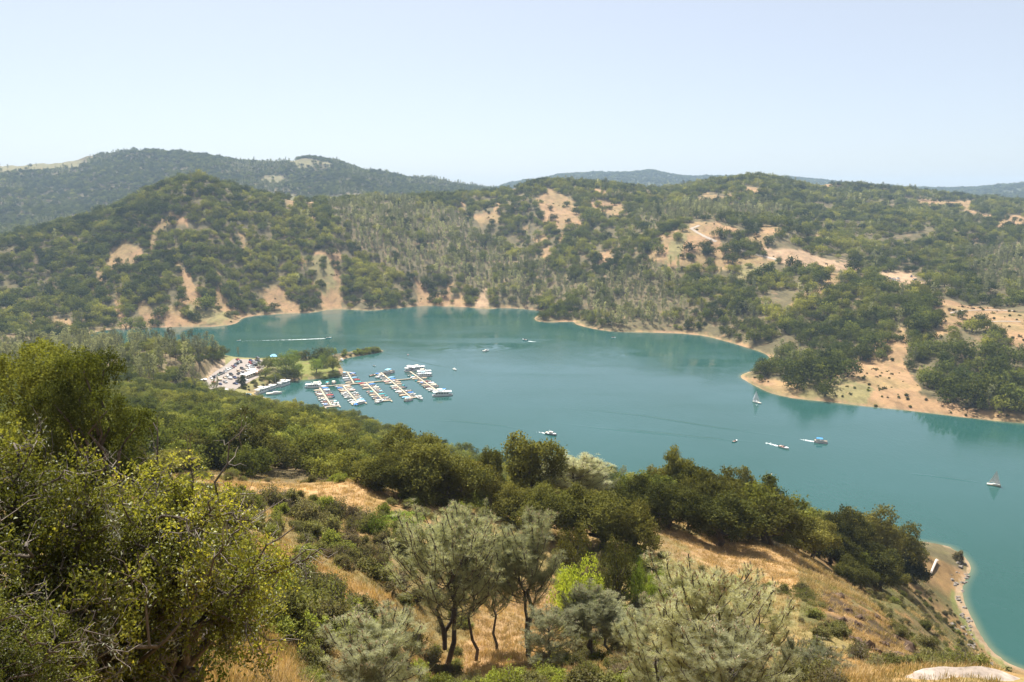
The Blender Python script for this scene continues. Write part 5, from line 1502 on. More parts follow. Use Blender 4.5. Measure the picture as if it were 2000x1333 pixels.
def T_covered():
    r = empty('covered_boat', (0, 0, 0)); L, W, H = 6.4, 2.35, 0.62
    hull_mb(L, W, H).build('hull', PAINT['white'], r)
    mb = MB(); V = []; n = 8
    for i in range(n):
        t = i / (n - 1); x = -L / 2 * 1.01 + L * 1.0 * t * 0.985
        w = max(W / 2 * (1 - max(0.0, (t - .55) / .45) ** 2.2) * 1.03, .03); h = H * (1 + .35 * t * t) + 0.02
        rise = (0.55 * math.sin(PI * min(1, t * 1.15)) ** 0.8 if t < .87 else 0.02)
        V += [(x, -w, h - .16), (x, -w, h), (x, -w * .45, h + rise * .85), (x, 0, h + rise), (x, w * .45, h + rise * .85), (x, w, h), (x, w, h - .16)]
    F = [(i * 7 + k, i * 7 + k + 1, i * 7 + k + 8, i * 7 + k + 7) for i in range(n - 1) for k in range(6)] + [(6, 5, 4, 3, 2, 1, 0)]
    mb.add(V, F); mb.build('boat_cover', CANVAS['blue'], r)
    m = MB(); m.box(-3.6, -3.2, -.22, .22, -0.3, 0.95, 0.06, 0.05); m.build('outboard', M['motor'], r)
    return r
def T_cruiser():
    r = empty('cabin_cruiser', (0, 0, 0)); L, W, H = 8.6, 2.9, 0.95
    hull_mb(L, W, H).build('hull', PAINT['white'], r)
    deck_mb(L, W, H, drop=0.03).build('deck', PAINT['white'], r)
    MB().prism([(-1.2, .95), (2.0, 1.05), (1.2, 1.85), (-1.0, 1.95)], -1.05, 1.05, [0, 0, .18, .18]).build('cabin', PAINT['white'], r)
    MB().prism([(-0.9, 1.35), (1.72, 1.38), (1.34, 1.74), (-0.85, 1.78)], -1.08, 1.08, [.06, .06, .15, .15]).build('cabin_window', M['glass_dark'], r)
    MB().box(-1.3, 0.9, -1.0, 1.0, 1.96, 2.06).build('hardtop', PAINT['cream'], r)
    s = MB(); s.tube([(-1.0, -.9, 2.05), (-1.6, -.9, 2.5), (-1.6, .9, 2.5), (-1.0, .9, 2.05)], .05, 5); s.build('radar_arch', PAINT['white'], r)
    s = MB(); s.box(-3.9, -3.2, -1.0, 1.0, .95, 1.35); s.build('stern_bench', M['seat_vinyl'], r)
    rl = MB(); rl.tube([(1.2, -1.2, 1.1), (3.0, -.85, 1.75), (4.2, 0, 1.85), (3.0, .85, 1.75), (1.2, 1.2, 1.1)], .025, 4); rl.build('bow_rail', M['metal'], r)
    return r
def T_pontoon():
    r = empty('pontoon_boat', (0, 0, 0))
    for y in (-.95, .95):
        m = MB(); m.tube([(-3.5, y, .15), (2.9, y, .15), (3.6, y, .38)], [.33, .33, .06], 8); m.build('pontoon', M['metal'], r)
    MB().box(-3.5, 3.4, -1.25, 1.25, .50, .58).build('deck', CANVAS['tan'], r)
    m = MB()
    for (a, b) in (((-3.4, -1.2), (3.3, -1.2)), ((3.3, -1.2), (3.3, 1.2)), ((3.3, 1.2), (-3.4, 1.2)), ((-3.4, 1.2), (-3.4, -1.2))):
        m.box(min(a[0], b[0]) - .02, max(a[0], b[0]) + .02, min(a[1], b[1]) - .02, max(a[1], b[1]) + .02, .66, 1.28)
    m.build('railing', PAINT['silver'], r)
    s = MB(); s.box(1.6, 3.1, -1.1, -.6, .6, 1.0); s.box(1.6, 3.1, .6, 1.1, .6, 1.0); s.box(-3.2, -2.6, -1.1, 1.1, .6, 1.05); s.build('bench', M['seat_vinyl'], r)
    MB().box(-.5, .2, .35, 1.0, .6, 1.35).build('helm', PAINT['white'], r)
    MB().prism([(-2.3, 2.35), (1.0, 2.35), (.8, 2.5), (-2.1, 2.5)], -1.25, 1.25, [0, 0, .12, .12]).build('canopy', CANVAS['blue'], r)
    m = MB()
    for x in (-2.1, .8):
        for y in (-1.15, 1.15): m.tube([(x, y, .6), (x, y, 2.36)], .03, 4)
    m.build('canopy_pole', M['metal'], r)
    return r
def T_houseboat():
    r = empty('houseboat', (0, 0, 0)); L = 15.0
    hull_mb(L, 4.4, 0.75, 0.8, 7, 0.3, 0.95).build('hull', PAINT['white'], r)
    deck_mb(L, 4.4, 0.75, 0.8, 7, drop=0.02).build('deck', CANVAS['grey'], r)
    MB().box(-5.6, 4.6, -1.9, 1.9, .78, 3.0, .12, .06).build('cabin', PAINT['white'], r)
    for k in range(5):
        for s in (-1, 1):
            y = s * 1.90; MB().box(-5.0 + k * 1.9, -3.7 + k * 1.9, min(y, y * .9), max(y, y * 1.005), 1.6, 2.45).build('window', M['glass_dark'], r)
    MB().box(4.52, 4.58, -1.2, 1.2, 1.2, 2.6).build('sliding_door', M['glass_dark'], r)
    MB().box(-7.0, 6.4, -2.15, 2.15, 3.003, 3.15).build('roof', PAINT['white'], r)
    m = MB()
    for (a, b) in (((-6.8, -2.0), (2.0, -2.0)), ((-6.8, 2.0), (2.0, 2.0))):
        for z in (3.55, 3.95): m.tube([(a[0], a[1], z), (b[0], b[1], z)], .03, 4)
        for q in range(8): m.tube([(a[0] + q * 1.25, a[1], 3.12), (a[0] + q * 1.25, a[1], 3.95)], .025, 4)
    m.build('roof_rail', M['metal'], r)
    MB().box(0.6, 2.0, -.8, .8, 3.16, 4.1, .15, .1).build('upper_helm', PAINT['white'], r)
    MB().box(-4.0, -0.2, -1.5, 1.5, 4.75, 4.85).build('sun_canopy', CANVAS['cream'], r)
    m = MB()
    for x in (-3.8, -.4):
        for y in (-1.4, 1.4): m.tube([(x, y, 3.15), (x, y, 4.75)], .035, 4)
    m.build('canopy_pole', M['metal'], r)
    m = MB()
    for x in (5.2, 6.2):
        for y in (-1.9, 1.9): m.tube([(x, y, .75), (x, y, 3.0)], .04, 4)
    m.build('porch_post', M['metal'], r)
    return r
def T_sailboat(sails=True):
    r = empty('sailboat', (0, 0, 0)); L, W, H = 7.6, 2.4, 0.75
    hull_mb(L, W, H, .4, 11).build('hull', PAINT['white'], r)
    deck_mb(L, W, H, .4, 11, drop=.02).build('deck', PAINT['cream'], r)
    MB().prism([(-.6, .75), (2.2, .85), (1.8, 1.2), (-.6, 1.3)], -.75, .75, [0, 0, .12, .12]).build('cabin', PAINT['white'], r)
    m = MB(); m.tube([(.9, 0, .8), (.9, 0, 10.2)], [.07, .045], 6); m.build('mast', M['metal'], r)
    m = MB(); m.tube([(.85, 0, 1.75), (-2.9, 0, 1.7)], .05, 5); m.build('boom', M['metal'], r)
    m = MB()
    for p in ((3.75, 0, 1.0), (-3.75, 0, .85), (.8, 1.15, .9), (.8, -1.15, .9)): m.tube([(.9, 0, 10.0), p], .012, 3)
    m.build('rigging', M['metal'], r)
    if sails:
        def sheet(A, B, C_, belly, n=6):
            mb = MB(); V = []; F = []
            A, B, C_ = Vector(A), Vector(B), Vector(C_)
            for i in range(n + 1):
                for j in range(n + 1 - i):
                    a, b = i / n, j / n; c = 1 - a - b
                    p = A * a + B * b + C_ * c; p.y += belly * 27 * a * b * c + belly * 2 * b * c
                    V.append(p)
            def id_(i, j): return sum(n + 1 - q for q in range(i)) + j
            for i in range(n):
                for j in range(n - i):
                    F.append((id_(i, j), id_(i + 1, j), id_(i, j + 1)))
                    if j < n - i - 1: F.append((id_(i + 1, j), id_(i + 1, j + 1), id_(i, j + 1)))
            k = len(V); V2 = V + [v + Vector((0, .015, 0)) for v in V]
            return mb.add(V2, F + [tuple(q + k for q in reversed(f)) for f in F])
        sheet((.85, 0, 9.9), (.85, 0, 1.85), (-2.8, 0, 1.8), .30).build('mainsail', M['sail'], r)
        sheet((1.0, 0, 9.3), (3.6, 0, 1.1), (.4, .5, 1.3), .28).build('jib', M['sail'], r)
    else:
        m = MB(); m.tube([(.7, 0, 1.85), (-1.2, 0, 1.92), (-2.8, 0, 1.8)], [.16, .17, .1], 7); m.build('furled_sail', CANVAS['blue'], r)
    return r
def T_car(kind):
    r = empty('car', (0, 0, 0))
    if kind == 'sedan':
        L, W = 4.6, 1.78; body = [(-2.3, .35), (2.3, .35), (2.32, .72), (1.1, .92), (-1.6, .95), (-2.28, .88)]; top = [(-1.55, .90), (1.05, .88), (.30, 1.40), (-1.0, 1.42)]
    elif kind == 'suv':
        L, W = 4.8, 1.9; body = [(-2.4, .4), (2.4, .4), (2.4, .95), (1.1, 1.1), (-2.35, 1.12)]; top = [(-2.33, 1.08), (1.05, 1.06), (.45, 1.72), (-2.15, 1.74)]
    else:
        L, W = 5.6, 1.95; body = [(-2.8, .45), (2.8, .45), (2.8, 1.0), (1.5, 1.12), (-2.8, 1.08)]; top = [(-.75, 1.06), (1.45, 1.08), (.85, 1.75), (-.55, 1.76)]
    MB().prism(body, -W / 2, W / 2, [.06, .06, .05, .03, .03, .05][:len(body)]).build('body', PAINT['white'], r)
    MB().prism(top, -W / 2 + .05, W / 2 - .05, [.0, .0, .2, .2]).build('window_band', M['glass_dark'], r)
    rx0, rx1, rz = top[3][0], top[2][0], top[2][1]
    MB().box(rx0 + .03, rx1 - .02, -W / 2 + .22, W / 2 - .22, rz - .02, rz + .06, .05, .04).build('roof', PAINT['white'], r)
    for x in (-L * .31, L * .31):
        for y in (-W / 2 + .1, W / 2 - .1):
            m = MB(); m.tube([(x, y - .11, .33), (x, y + .11, .33)], .33, 10); m.build('wheel', M['tyre'], r)
    if kind == 'pickup':
        MB().box(-2.7, -.85, -.8, .8, 1.083, 1.10).build('cargo_bed', M['glass_dark'], r)
    return r
def T_trailer():
    r = empty('boat_trailer', (0, 0, 0))
    m = MB(); m.tube([(-2.6, -.8, .5), (1.2, -.8, .5), (3.4, 0, .5)], .06, 4); m.tube([(-2.6, .8, .5), (1.2, .8, .5), (3.4, 0, .5)], .06, 4); m.tube([(-2.6, -.8, .5), (-2.6, .8, .5)], .06, 4); m.build('frame', M['metal'], r)
    for y in (-1.0, 1.0):
        m = MB(); m.tube([(-.9, y - .1, .3), (-.9, y + .1, .3)], .3, 10); m.build('wheel', M['tyre'], r)
    return r
TPL = dict(runabout=T_runabout(), covered=T_covered(), cruiser=T_cruiser(), pontoon=T_pontoon(), houseboat=T_houseboat(), sailing=T_sailboat(True), moored=T_sailboat(False), sedan=T_car('sedan'), suv=T_car('suv'), pickup=T_car('pickup'), trailer=T_trailer())
USED = set()
def paint_part(o, part, mat):
    for c in o.children:
        if c.name.split('.')[0] == part:
            c.material_slots[0].link = 'OBJECT'; c.material_slots[0].material = mat
def put(kind, loc, rz, label, cat, group=None, s=1.0, **paint):
    o = TPL[kind] if kind not in USED else copy_tree(TPL[kind])
    USED.add(kind)
    o.location = loc; o.rotation_euler = (0, 0, rz); o.scale = (s, s, s)
    for k in ('label', 'category', 'group'):
        if k in o: del o[k]
    for part, col in paint.items():
        paint_part(o, part, (CANVAS if part in ('boat_cover', 'canopy', 'cockpit_floor', 'furled_sail', 'sun_canopy') else PAINT)[col])
    tag(o, label, cat, group)
    if kind in ('covered', 'runabout'): o.name = 'motor_boat'
    return o
rng = np.random.RandomState(77)
def P2(u, v, h=0.0):
    p = on_water(u, v, h); return Vector((float(p[0]), float(p[1]), h))
def heading(u0, v0, u1, v1, h=0.0):
    d = P2(u1, v1, h) - P2(u0, v0, h); return math.atan2(d.y, d.x)

# --- docks
DOCKS = [  # name in words, inner end, outer end, slips per side, T at outer end
 ('short lawn-point dock', (679, 729), (691, 750), 5, False),
 ('cove-end dock', (622, 755), (648, 795), 11, True),
 ('second long dock', (669, 754), (699, 788), 11, True),
 ('third long dock', (714, 748), (749, 784), 11, True),
 ('fourth long dock', (744, 729), (803, 778), 15, True),
 ('outermost dock', (801, 727), (854, 765), 12, False),
]
def plank_box(name, p, q, w, mat, parent, z0=0.18, z1=0.55):
    d = q - p; L = d.length; a = math.atan2(d.y, d.x)
    o = MB().box(0, L, -w / 2, w / 2, z0, z1).build(name, mat, parent)
    o.location = p; o.rotation_euler = (0, 0, a); return o
FINGER = None
SKIP = {('fourth long dock', 1, 0), ('fourth long dock', 1, 1), ('outermost dock', 1, 0), ('outermost dock', 1, 1), ('outermost dock', 1, 2), ('outermost dock', 1, 11), ('outermost dock', 1, 10), ('cove-end dock', -1, 0), ('outermost dock', -1, 0), ('outermost dock', -1, 1)}
for (dn, a, b, ns, tee) in DOCKS:
    A, B = P2(*a), P2(*b); d = (B - A).normalized(); L = (B - A).length; nrm = Vector((d.y, -d.x, 0)); ang = math.atan2(d.y, d.x)
    root = empty('dock', A, ang, dn + ' of tan planks with narrow finger piers', 'dock')
    w = MB().box(0, L, -0.65, 0.65, 0.18, 0.55).build('walkway', M['dock_wood'], root)
    pitch = L / ns
    for s in (-1, 1):
        for k in range(0, ns + 1):
            if FINGER is None:
                FINGER = MB().box(-.28, .28, 0, 4.0, .2, .50).mesh('finger_pier', M['finger_wood'])
            f = link('finger_pier', FINGER, root)
            f.location = (min(max(k * pitch, .35), L - .35), s * 0.653, 0); f.rotation_euler = (0, 0, 0 if s > 0 else PI)
    if tee:
        MB().box(L + .003, L + 1.6, -5, 5.5, .18, .55).build('end_walkway', M['dock_wood'], root)
        for yy in (-4.5, 5.0): MB().box(L + 1.603, L + 4.6, yy - .5, yy + .5, .18, .52).build('end_pier', M['dock_wood'], root)
    side_name = {1: 'open-lake side', -1: 'cove side'}
    for s in (-1, 1):
        # local +y points to the left of the axis; the axis runs towards the camera, so +y faces the open lake
        for k in range(ns):
            if (dn, s, k) in SKIP: continue
            z = rng.rand()
            if z < 0.07 and dn != 'short lawn-point dock': continue
            c = A + d * (pitch * (k + .5)) + Vector((-d.y, d.x, 0)) * s * (0.65 + 2.7 + rng.uniform(-.15, .25))
            rz = ang + s * PI / 2 + (PI if rng.rand() < .55 else 0) + rng.uniform(-.04, .04)
            hullc = rng.choice(['white', 'white', 'white', 'cream', 'red', 'navy', 'white', 'teal', 'maroon'])
            nth = ORD[k] + ' berth out, ' + side_name[s] + ' of ' + dn
            sc = min(1.0, (pitch - 1.1) / 2.35) if pitch < 3.6 else rng.uniform(.9, 1.08)
            sc = max(sc, 0.85) * 0.80
            if z < .50:
                cc = rng.choice(['blue', 'sky', 'white', 'cream', 'tan', 'tan', 'red', 'cream', 'teal', 'grey', 'white', 'pink'])
                put('covered', c, rz, hullc + ' boat under ' + {'sky': 'pale blue'}.get(cc, cc) + ' cover, ' + nth, 'boat', 'boats in the marina berths', sc, hull=hullc, boat_cover=cc)
            elif z < .80:
                put('runabout', c, rz, hullc + ' open boat, ' + nth, 'boat', 'boats in the marina berths', sc, hull=hullc, foredeck=rng.choice(['white', 'white', hullc]), cockpit_floor=rng.choice(['tan', 'cream', 'grey', 'red']))
            elif z < .90:
                put('cruiser', c + Vector((0, 0, 0)), rz, 'white cabin boat, ' + nth, 'boat', 'boats in the marina berths', .82 * sc, hull='white', hardtop=rng.choice(['white', 'cream']))
            else:
                cc = rng.choice(['blue', 'cream', 'tan', 'teal', 'sky'])
                put('pontoon', c, rz, 'pontoon boat with ' + {'sky': 'pale blue'}.get(cc, cc) + ' canopy, ' + nth, 'boat', 'boats in the marina berths', .86 * sc, canopy=cc)
# cross walkway
cw = [(624, 757.5), (660, 753.5), (689, 751.5), (713, 749), (750, 745.5), (802, 741.5)]
root = empty('dock', P2(*cw[0]), 0, 'long narrow connecting walkway tying the berth docks together', 'dock')
for i in range(len(cw) - 1):
    p, q = P2(*cw[i]) - P2(*cw[0]), P2(*cw[i + 1]) - P2(*cw[0])
    plank_box('walkway', p, q, 1.4, M['dock_wood'], root, 0.16 - .004 * i, 0.62 + .004 * i)
root = empty('dock', P2(668, 727), 0, 'plank landing at the tip of the lawn point', 'dock')
plank_box('walkway', Vector((0, 0, 0)), P2(692, 730) - P2(668, 727), 2.2, M['dock_wood'], root)
plank_box('ramp', P2(662, 726) - P2(668, 727), Vector((-.3, 0, 0)), 1.4, M['dock_wood'], root, .3, .7)
# larger boats on the dock ends
def place(kind, u0, v0, u1, v1, label, s=1.0, cat='boat', group=None, **paint):
    c = (P2(u0, v0) + P2(u1, v1)) / 2
    return put(kind, c, heading(u0, v0, u1, v1), label, cat, group, s, **paint)
place('houseboat', 622, 757, 601, 757.5, 'white houseboat tied across the inner end of the cove-end dock', 0.85)
place('cruiser', 626, 753, 622, 746, 'white cabin cruiser standing upright above the cove houseboat', 0.9)
place('pontoon', 637, 753, 642, 749, 'pontoon boat with teal canopy behind the connecting walkway', .8, canopy='teal')
place('pontoon', 648, 752, 656, 747, 'pontoon boat with cream canopy behind the connecting walkway', .85, canopy='cream')
place('houseboat', 845, 774, 884, 772, 'white two-deck houseboat closing the outer end of the outermost dock', 1.0)
place('covered', 862, 764, 868, 762, 'boat under blue cover just inside the end houseboat', 1.1, boat_cover='blue')
place('houseboat', 789, 727, 812, 719.5, 'long white covered cruiser across the inner end of the outermost dock', .85)
place('houseboat', 806, 724, 829, 721, 'white houseboat beside the inner end of the outermost dock', .85)
place('houseboat', 816, 731.5, 842, 730, 'white houseboat in the third outer berth of the outermost dock', .85)
place('houseboat', 818, 736, 842, 735, 'white and pale blue houseboat next to the red boat on the outermost dock', .8, sun_canopy='sky')
place('pontoon', 754, 731, 766, 728, 'large pontoon boat with pale blue canopy at the inner end of the fourth long dock', 1.45, canopy='sky')
place('runabout', 722, 735.5, 734, 733, 'tan wooden-decked boat at the inner end of the fourth long dock', 1.0, hull='tan', foredeck='tan')
place('cruiser', 735, 739, 750, 736, 'white cabin boat on the cove side of the fourth long dock head', 1.0)
place('houseboat', 697, 791, 711, 787, 'small white houseboat on the lake corner of the second long dock end', .55)
place('covered', 694, 793, 700, 787, 'boat under bright blue cover at the end of the second long dock', 1.1, boat_cover='blue')
place('cruiser', 735, 788, 748, 784, 'white cabin boat at the end of the third long dock', .95)
place('pontoon', 790, 785, 806, 781, 'pontoon boat with pale blue canopy at the end of the fourth long dock', 1.0, canopy='sky')
place('cruiser', 815, 776, 826, 783, 'white cabin cruiser on the lake corner of the fourth long dock end', 1.05)
place('cruiser', 650, 794, 660, 790, 'white cabin boat at the end of the cove-end dock', .95)
# along the cove bank
place('houseboat', 500, 770.5, 525, 762, 'white houseboat lowest along the cove bank', .95)
place('houseboat', 524, 762, 538, 756.5, 'short white houseboat between two others on the cove bank', .72)
place('houseboat', 543, 757, 567, 748.5, 'white houseboat with raised helm farthest up the cove bank', .95)
place('moored', 519, 771.5, 552, 768.5, 'white sailboat with bare mast moored off the cove bank houseboats', 1.45, furled_sail='navy')
place('pontoon', 526, 796.5, 543, 796, 'pontoon boat with cream canopy off the tip of the sand spit', 1.0, canopy='cream')
place('runabout', 660, 706.5, 673, 704.5, 'white boat moored in the corner behind the breakwater', .85)
place('pontoon', 664, 705, 672, 703.5, 'small grey pontoon boat beside the breakwater', .6, canopy='white')

# --- boats out on the lake
def wake(u0, v0, u1, v1, width, n, label=None):
    """broken foam on the water behind a moving boat, thinning out"""
    p, q = P2(u0, v0), P2(u1, v1); d = q - p; L = d.length; dn_ = d.normalized(); s = Vector((-dn_.y, dn_.x, 0))
    V = []; Q = []
    for i in range(n):
        t = rng.rand() ** 1.7; w = width * (0.5 + 1.3 * t)
        c = p + d * t + s * rng.normal() * w * .45; r = width * rng.uniform(.25, .7) * (1 - .7 * t); e = rng.uniform(1.2, 3.5)
        b = len(V); z = .012 + .0002 * (i % 60)
        a1 = dn_ * r * e; a2 = s * r * .5
        V += [c - a1 + Vector((0, 0, z)), c - a2 + Vector((0, 0, z)), c + a1 + Vector((0, 0, z)), c + a2 + Vector((0, 0, z))]; Q.append((b, b + 1, b + 2, b + 3))
    return tag(MB().add(V, Q).build('wake_foam', M['foam']), kind='stuff')
def ridge(pts, width, hgt):
    """a low wave left by a boat, in the water itself"""
    P = [P2(*p) for p in pts]; V = []; F = []
    for i, p in enumerate(P):
        d = (P[min(i + 1, len(P) - 1)] - P[max(i - 1, 0)]).normalized(); s = Vector((-d.y, d.x, 0)); k = math.sin(PI * (i + .3) / (len(P) - .4)) if len(P) > 2 else 1
        for o_, z in ((-1, -.02), (-.5, .6), (0, 1), (.5, .6), (1, -.02)):
            V.append(p + s * width * o_ + Vector((0, 0, hgt * z * k)))
    for i in range(len(P) - 1):
        for k in range(4): F.append((i * 5 + k, i * 5 + k + 1, i * 5 + k + 6, i * 5 + k + 5))
    o = MB().add(V, F).build('wake_wave', M['water'])
    me = o.data; me.attributes.new('shallow', 'FLOAT', 'POINT'); me.polygons.foreach_set('use_smooth', np.ones(len(me.polygons), bool))
    return tag(o, kind='stuff')
place('pontoon', 1594, 864, 1612, 866, 'grey pontoon boat with a blue canopy, motoring with a wake on the open lake', 1.05, canopy='blue')
wake(1594, 864, 1562, 858, .9, 130)
place('runabout', 1522, 872.5, 1540, 878, 'white and red speedboat leaving a wake, between the blue-canopied pontoon boat and the crest', 1.05, hull='white', cockpit_floor='red')
wake(1522, 872.5, 1495, 865, .9, 110)
place('runabout', 1430, 865, 1441, 860.5, 'small white boat with red seats drifting on the open lake above the crest oaks', .75, cockpit_floor='red')
place('cruiser', 1068, 847.5, 1085, 851, 'grey cruiser boat with white top passing the crest oaks', .9, hull='grey', cabin='white')
wake(1068, 847.5, 1050, 843.5, .7, 60)
place('runabout', 1032, 666.5, 1018, 663.5, 'white speedboat far out with a short wake towards the rocky islet', 1.15)
wake(1033, 667, 1047, 668, .9, 120)
place('runabout', 636, 661.5, 648, 660.5, 'white speedboat near the far shore trailing a long wake', .95)
wake(634, 661.6, 560, 664.5, 1.1, 420); wake(600, 663, 466, 667, .8, 260)
place('runabout', 462, 667, 471, 665.5, 'small white boat at the start of the long wake near the far shore', .75)
place('cruiser', 945, 687, 953, 686, 'tiny white cabin boat alone in mid lake', .8)
place('moored', 884, 721, 893, 725, 'small white sailboat with bare mast beyond the outermost dock', .8, furled_sail='white')
place('runabout', 728, 715, 735, 717, 'small white boat between the breakwater and the outermost docks', .62)
place('runabout', 1194, 661, 1203, 660, 'tiny white boat near the far shore facing the promontory', .85)
place('covered', 708, 825.5, 724, 820.5, 'white boat moored at the wooded near shore behind the treetops', .95, boat_cover='cream')
s1 = place('sailing', 1485, 789, 1470, 785.5, 'white sailboat under full sail off the promontory point', .88)
s2 = place('sailing', 1931, 947, 1951, 950, 'white and pinkish sailboat nearest the lake point', .78, hull='cream')
for p in (((1560, 857), (1400, 836), (1250, 812), (1100, 797)), ((1495, 866), (1400, 858), (1250, 842), (1120, 832)), ((884, 721), (850, 715), (800, 703), (745, 690)), ((1930, 946), (1880, 938), (1820, 930), (1760, 924)), ((1428, 862), (1330, 852), (1200, 840), (1080, 826)), ((1045, 843), (980, 832), (900, 824), (830, 820))):
    q = []
    for i in range(len(p) - 1):
        for k in range(6): q.append((p[i][0] + (p[i + 1][0] - p[i][0]) * k / 6, p[i][1] + (p[i + 1][1] - p[i][1]) * k / 6))
    ridge(q + [p[-1]], 1.5, 0.13)
root = empty('buoy', P2(797, 694), 0, 'small pink buoy between the breakwater and mid lake', 'buoy')
MB().tube([(0, 0, -.3), (0, 0, .2), (0, 0, .7), (0, 0, .95)], [.5, .75, .6, .2], 10).build('float', PAINT['pink'], root); MB().tube([(0, 0, .9), (0, 0, 1.6)], .06, 6).build('staff', M['metal'], root)

# --- parking lot
def sheet(name, poly, z, mat, th=0.0):
    bm = bmesh.new(); vs = [bm.verts.new((p[0], p[1], z)) for p in poly]
    f = bm.faces.new(vs); f.normal_update()
    if f.normal.z < 0: f.normal_flip()
    bmesh.ops.triangulate(bm, faces=[f]); me = bpy.data.meshes.new(name); bm.to_mesh(me); bm.free()
    return link(name, me, None, mat)
tag(sheet('parking_lot', PARK, PARK_Z + .06, M['concrete']), kind='structure')
def lot(cx, cy):        # zoomed crop -> photo pixel
    return 380 + cx / 10, 680 + cy / 10
ROW_A = [(330,590,'white'),(372,572,'black'),(415,548,'grey'),(468,522,'green'),(512,502,'black'),(556,484,'grey'),(600,452,'silver'),(638,428,'white'),(682,405,'white'),(716,386,'silver'),(752,372,'maroon'),(790,345,'navy'),(800,318,'black'),(830,305,'black'),(852,285,'grey'),(870,268,'white'),(902,272,'black')]
ROW_B = [(500,705,'navy','sedan'),(600,668,'silver','pickup'),(590,582,'tan','sedan'),(645,562,'white','suv'),(715,520,'black','suv'),(782,580,'navy','pickup'),(852,508,'black','sedan'),(908,508,'white','sedan'),(862,458,'tan','suv'),(935,482,'grey','suv'),(928,405,'black','suv'),(1000,420,'cream','sedan'),(1035,448,'gold','sedan'),(1080,412,'white','suv'),(1035,350,'white','pickup'),(1095,372,'white','sedan'),(1065,328,'silver','sedan'),(1135,368,'grey','suv'),(1190,338,'black','suv'),(1088,300,'red','suv'),(1150,312,'grey','suv'),(1205,302,'silver','suv'),(1252,300,'black','sedan'),(1098,250,'navy','suv'),(1150,256,'white','sedan'),(1208,246,'black','sedan'),(1252,256,'black','suv'),(1250,384,'maroon','sedan'),(1230,196,'grey','pickup')]
ROW_C = [(835,668,'black','suv'),(800,698,'navy','sedan'),(935,632,'white','suv'),(1000,628,'white','sedan'),(222,885,'maroon','suv'),(180,850,'white','pickup'),(330,905,'red','pickup'),(300,945,'navy','sedan'),(845,232,'red','pickup')]
ha = heading(*lot(300, 560), *lot(420, 640), PARK_Z)
for i, (cx, cy, c) in enumerate(ROW_A):
    p = P2(*lot(cx, cy + 14), PARK_Z); p.z = PARK_Z + .06
    put(['sedan', 'suv', 'sedan'][i % 3], p, ha + PI * (i % 4 == 1) + rng.uniform(-.06, .06), c + ' car, ' + ORD[i] + ' from the low end of the row under the cut bank', 'car', 'cars parked in the marina lot', 1.0, body=c, roof=c)
hb = heading(*lot(560, 560), *lot(680, 620), PARK_Z)
for i, (cx, cy, c, k) in enumerate(ROW_B):
    p = P2(*lot(cx, cy + 12), PARK_Z); p.z = PARK_Z + .06
    where = 'at the far lake edge of the lot' if cy < 260 else 'in the crowded block near the dark round tree' if cx > 1040 else 'in the middle rows of the lot' if cx > 800 else 'at the low end of the middle rows'
    nm = {'suv': 'tall car', 'sedan': 'car', 'pickup': 'pickup truck'}[k]
    put(k, p, hb + (PI if i % 3 == 0 else 0) + rng.uniform(-.08, .08), c + ' ' + nm + ' ' + where + ', ' + ORD[min(i // 2, 15)] + (' pair, nearer car' if i % 2 else ' pair, farther car'), 'car', 'cars parked in the marina lot', 1.0, body=c, roof=c)
for i, (cx, cy, c, k) in enumerate(ROW_C):
    p = P2(*lot(cx, cy + 12), PARK_Z); p.z = max(PARK_Z + .06, float(height(p.x, p.y)) + .05)
    where = ['by the dark bush at the lot edge', 'beside the black car by the dark bush', 'below the white-roofed store', 'last before the white-roofed store', 'under the trees at the low corner', 'at the low corner under the trees', 'at the low corner by the treetops', 'half hidden by treetops at the low corner', 'at the far end of the row under the bank'][i]
    put(k, p, hb + .3 * rng.randn(), c + ' ' + {'suv': 'tall car', 'sedan': 'car', 'pickup': 'pickup truck'}[k] + ' ' + where, 'car', 'cars parked in the marina lot', 1.0, body=c, roof=c)
for i, (cx, cy, c, lab) in enumerate([(390,702,'red','low trailer carrying a red cover at the low end of the lot'),(210,640,'white','white boat on a trailer against the bank'),(130,682,'white','white boat on a trailer at the lot corner'),(630,850,'white','white boat on a trailer on the grassy edge'),(600,885,'white','second white boat on a trailer on the grassy edge'),(720,900,'white','white boat on a trailer nearest the sand spit'),(1060,930,'sky','pale blue covered boat on a trailer on the sand spit'),(495,640,'tan','empty-looking trailer with tan cover in the middle rows'),(700,610,'silver','silver covered boat on a trailer beside the navy pickup')]):
    p = P2(*lot(cx, cy), PARK_Z); p.z = float(height(p.x, p.y)) + .1 if not in_poly(np.array([p.x]), np.array([p.y]), PARK)[0] else PARK_Z + .07
    a = hb + rng.uniform(-.5, .5)
    put('trailer', p, a, 'trailer under the ' + lab.replace(' on a trailer', ''), 'trailer', 'boat trailers')
    put('covered', p + Vector((0, 0, .62)), a, lab, 'boat', 'boats on trailers', .95, hull='white' if c != 'red' else 'red', boat_cover=c)

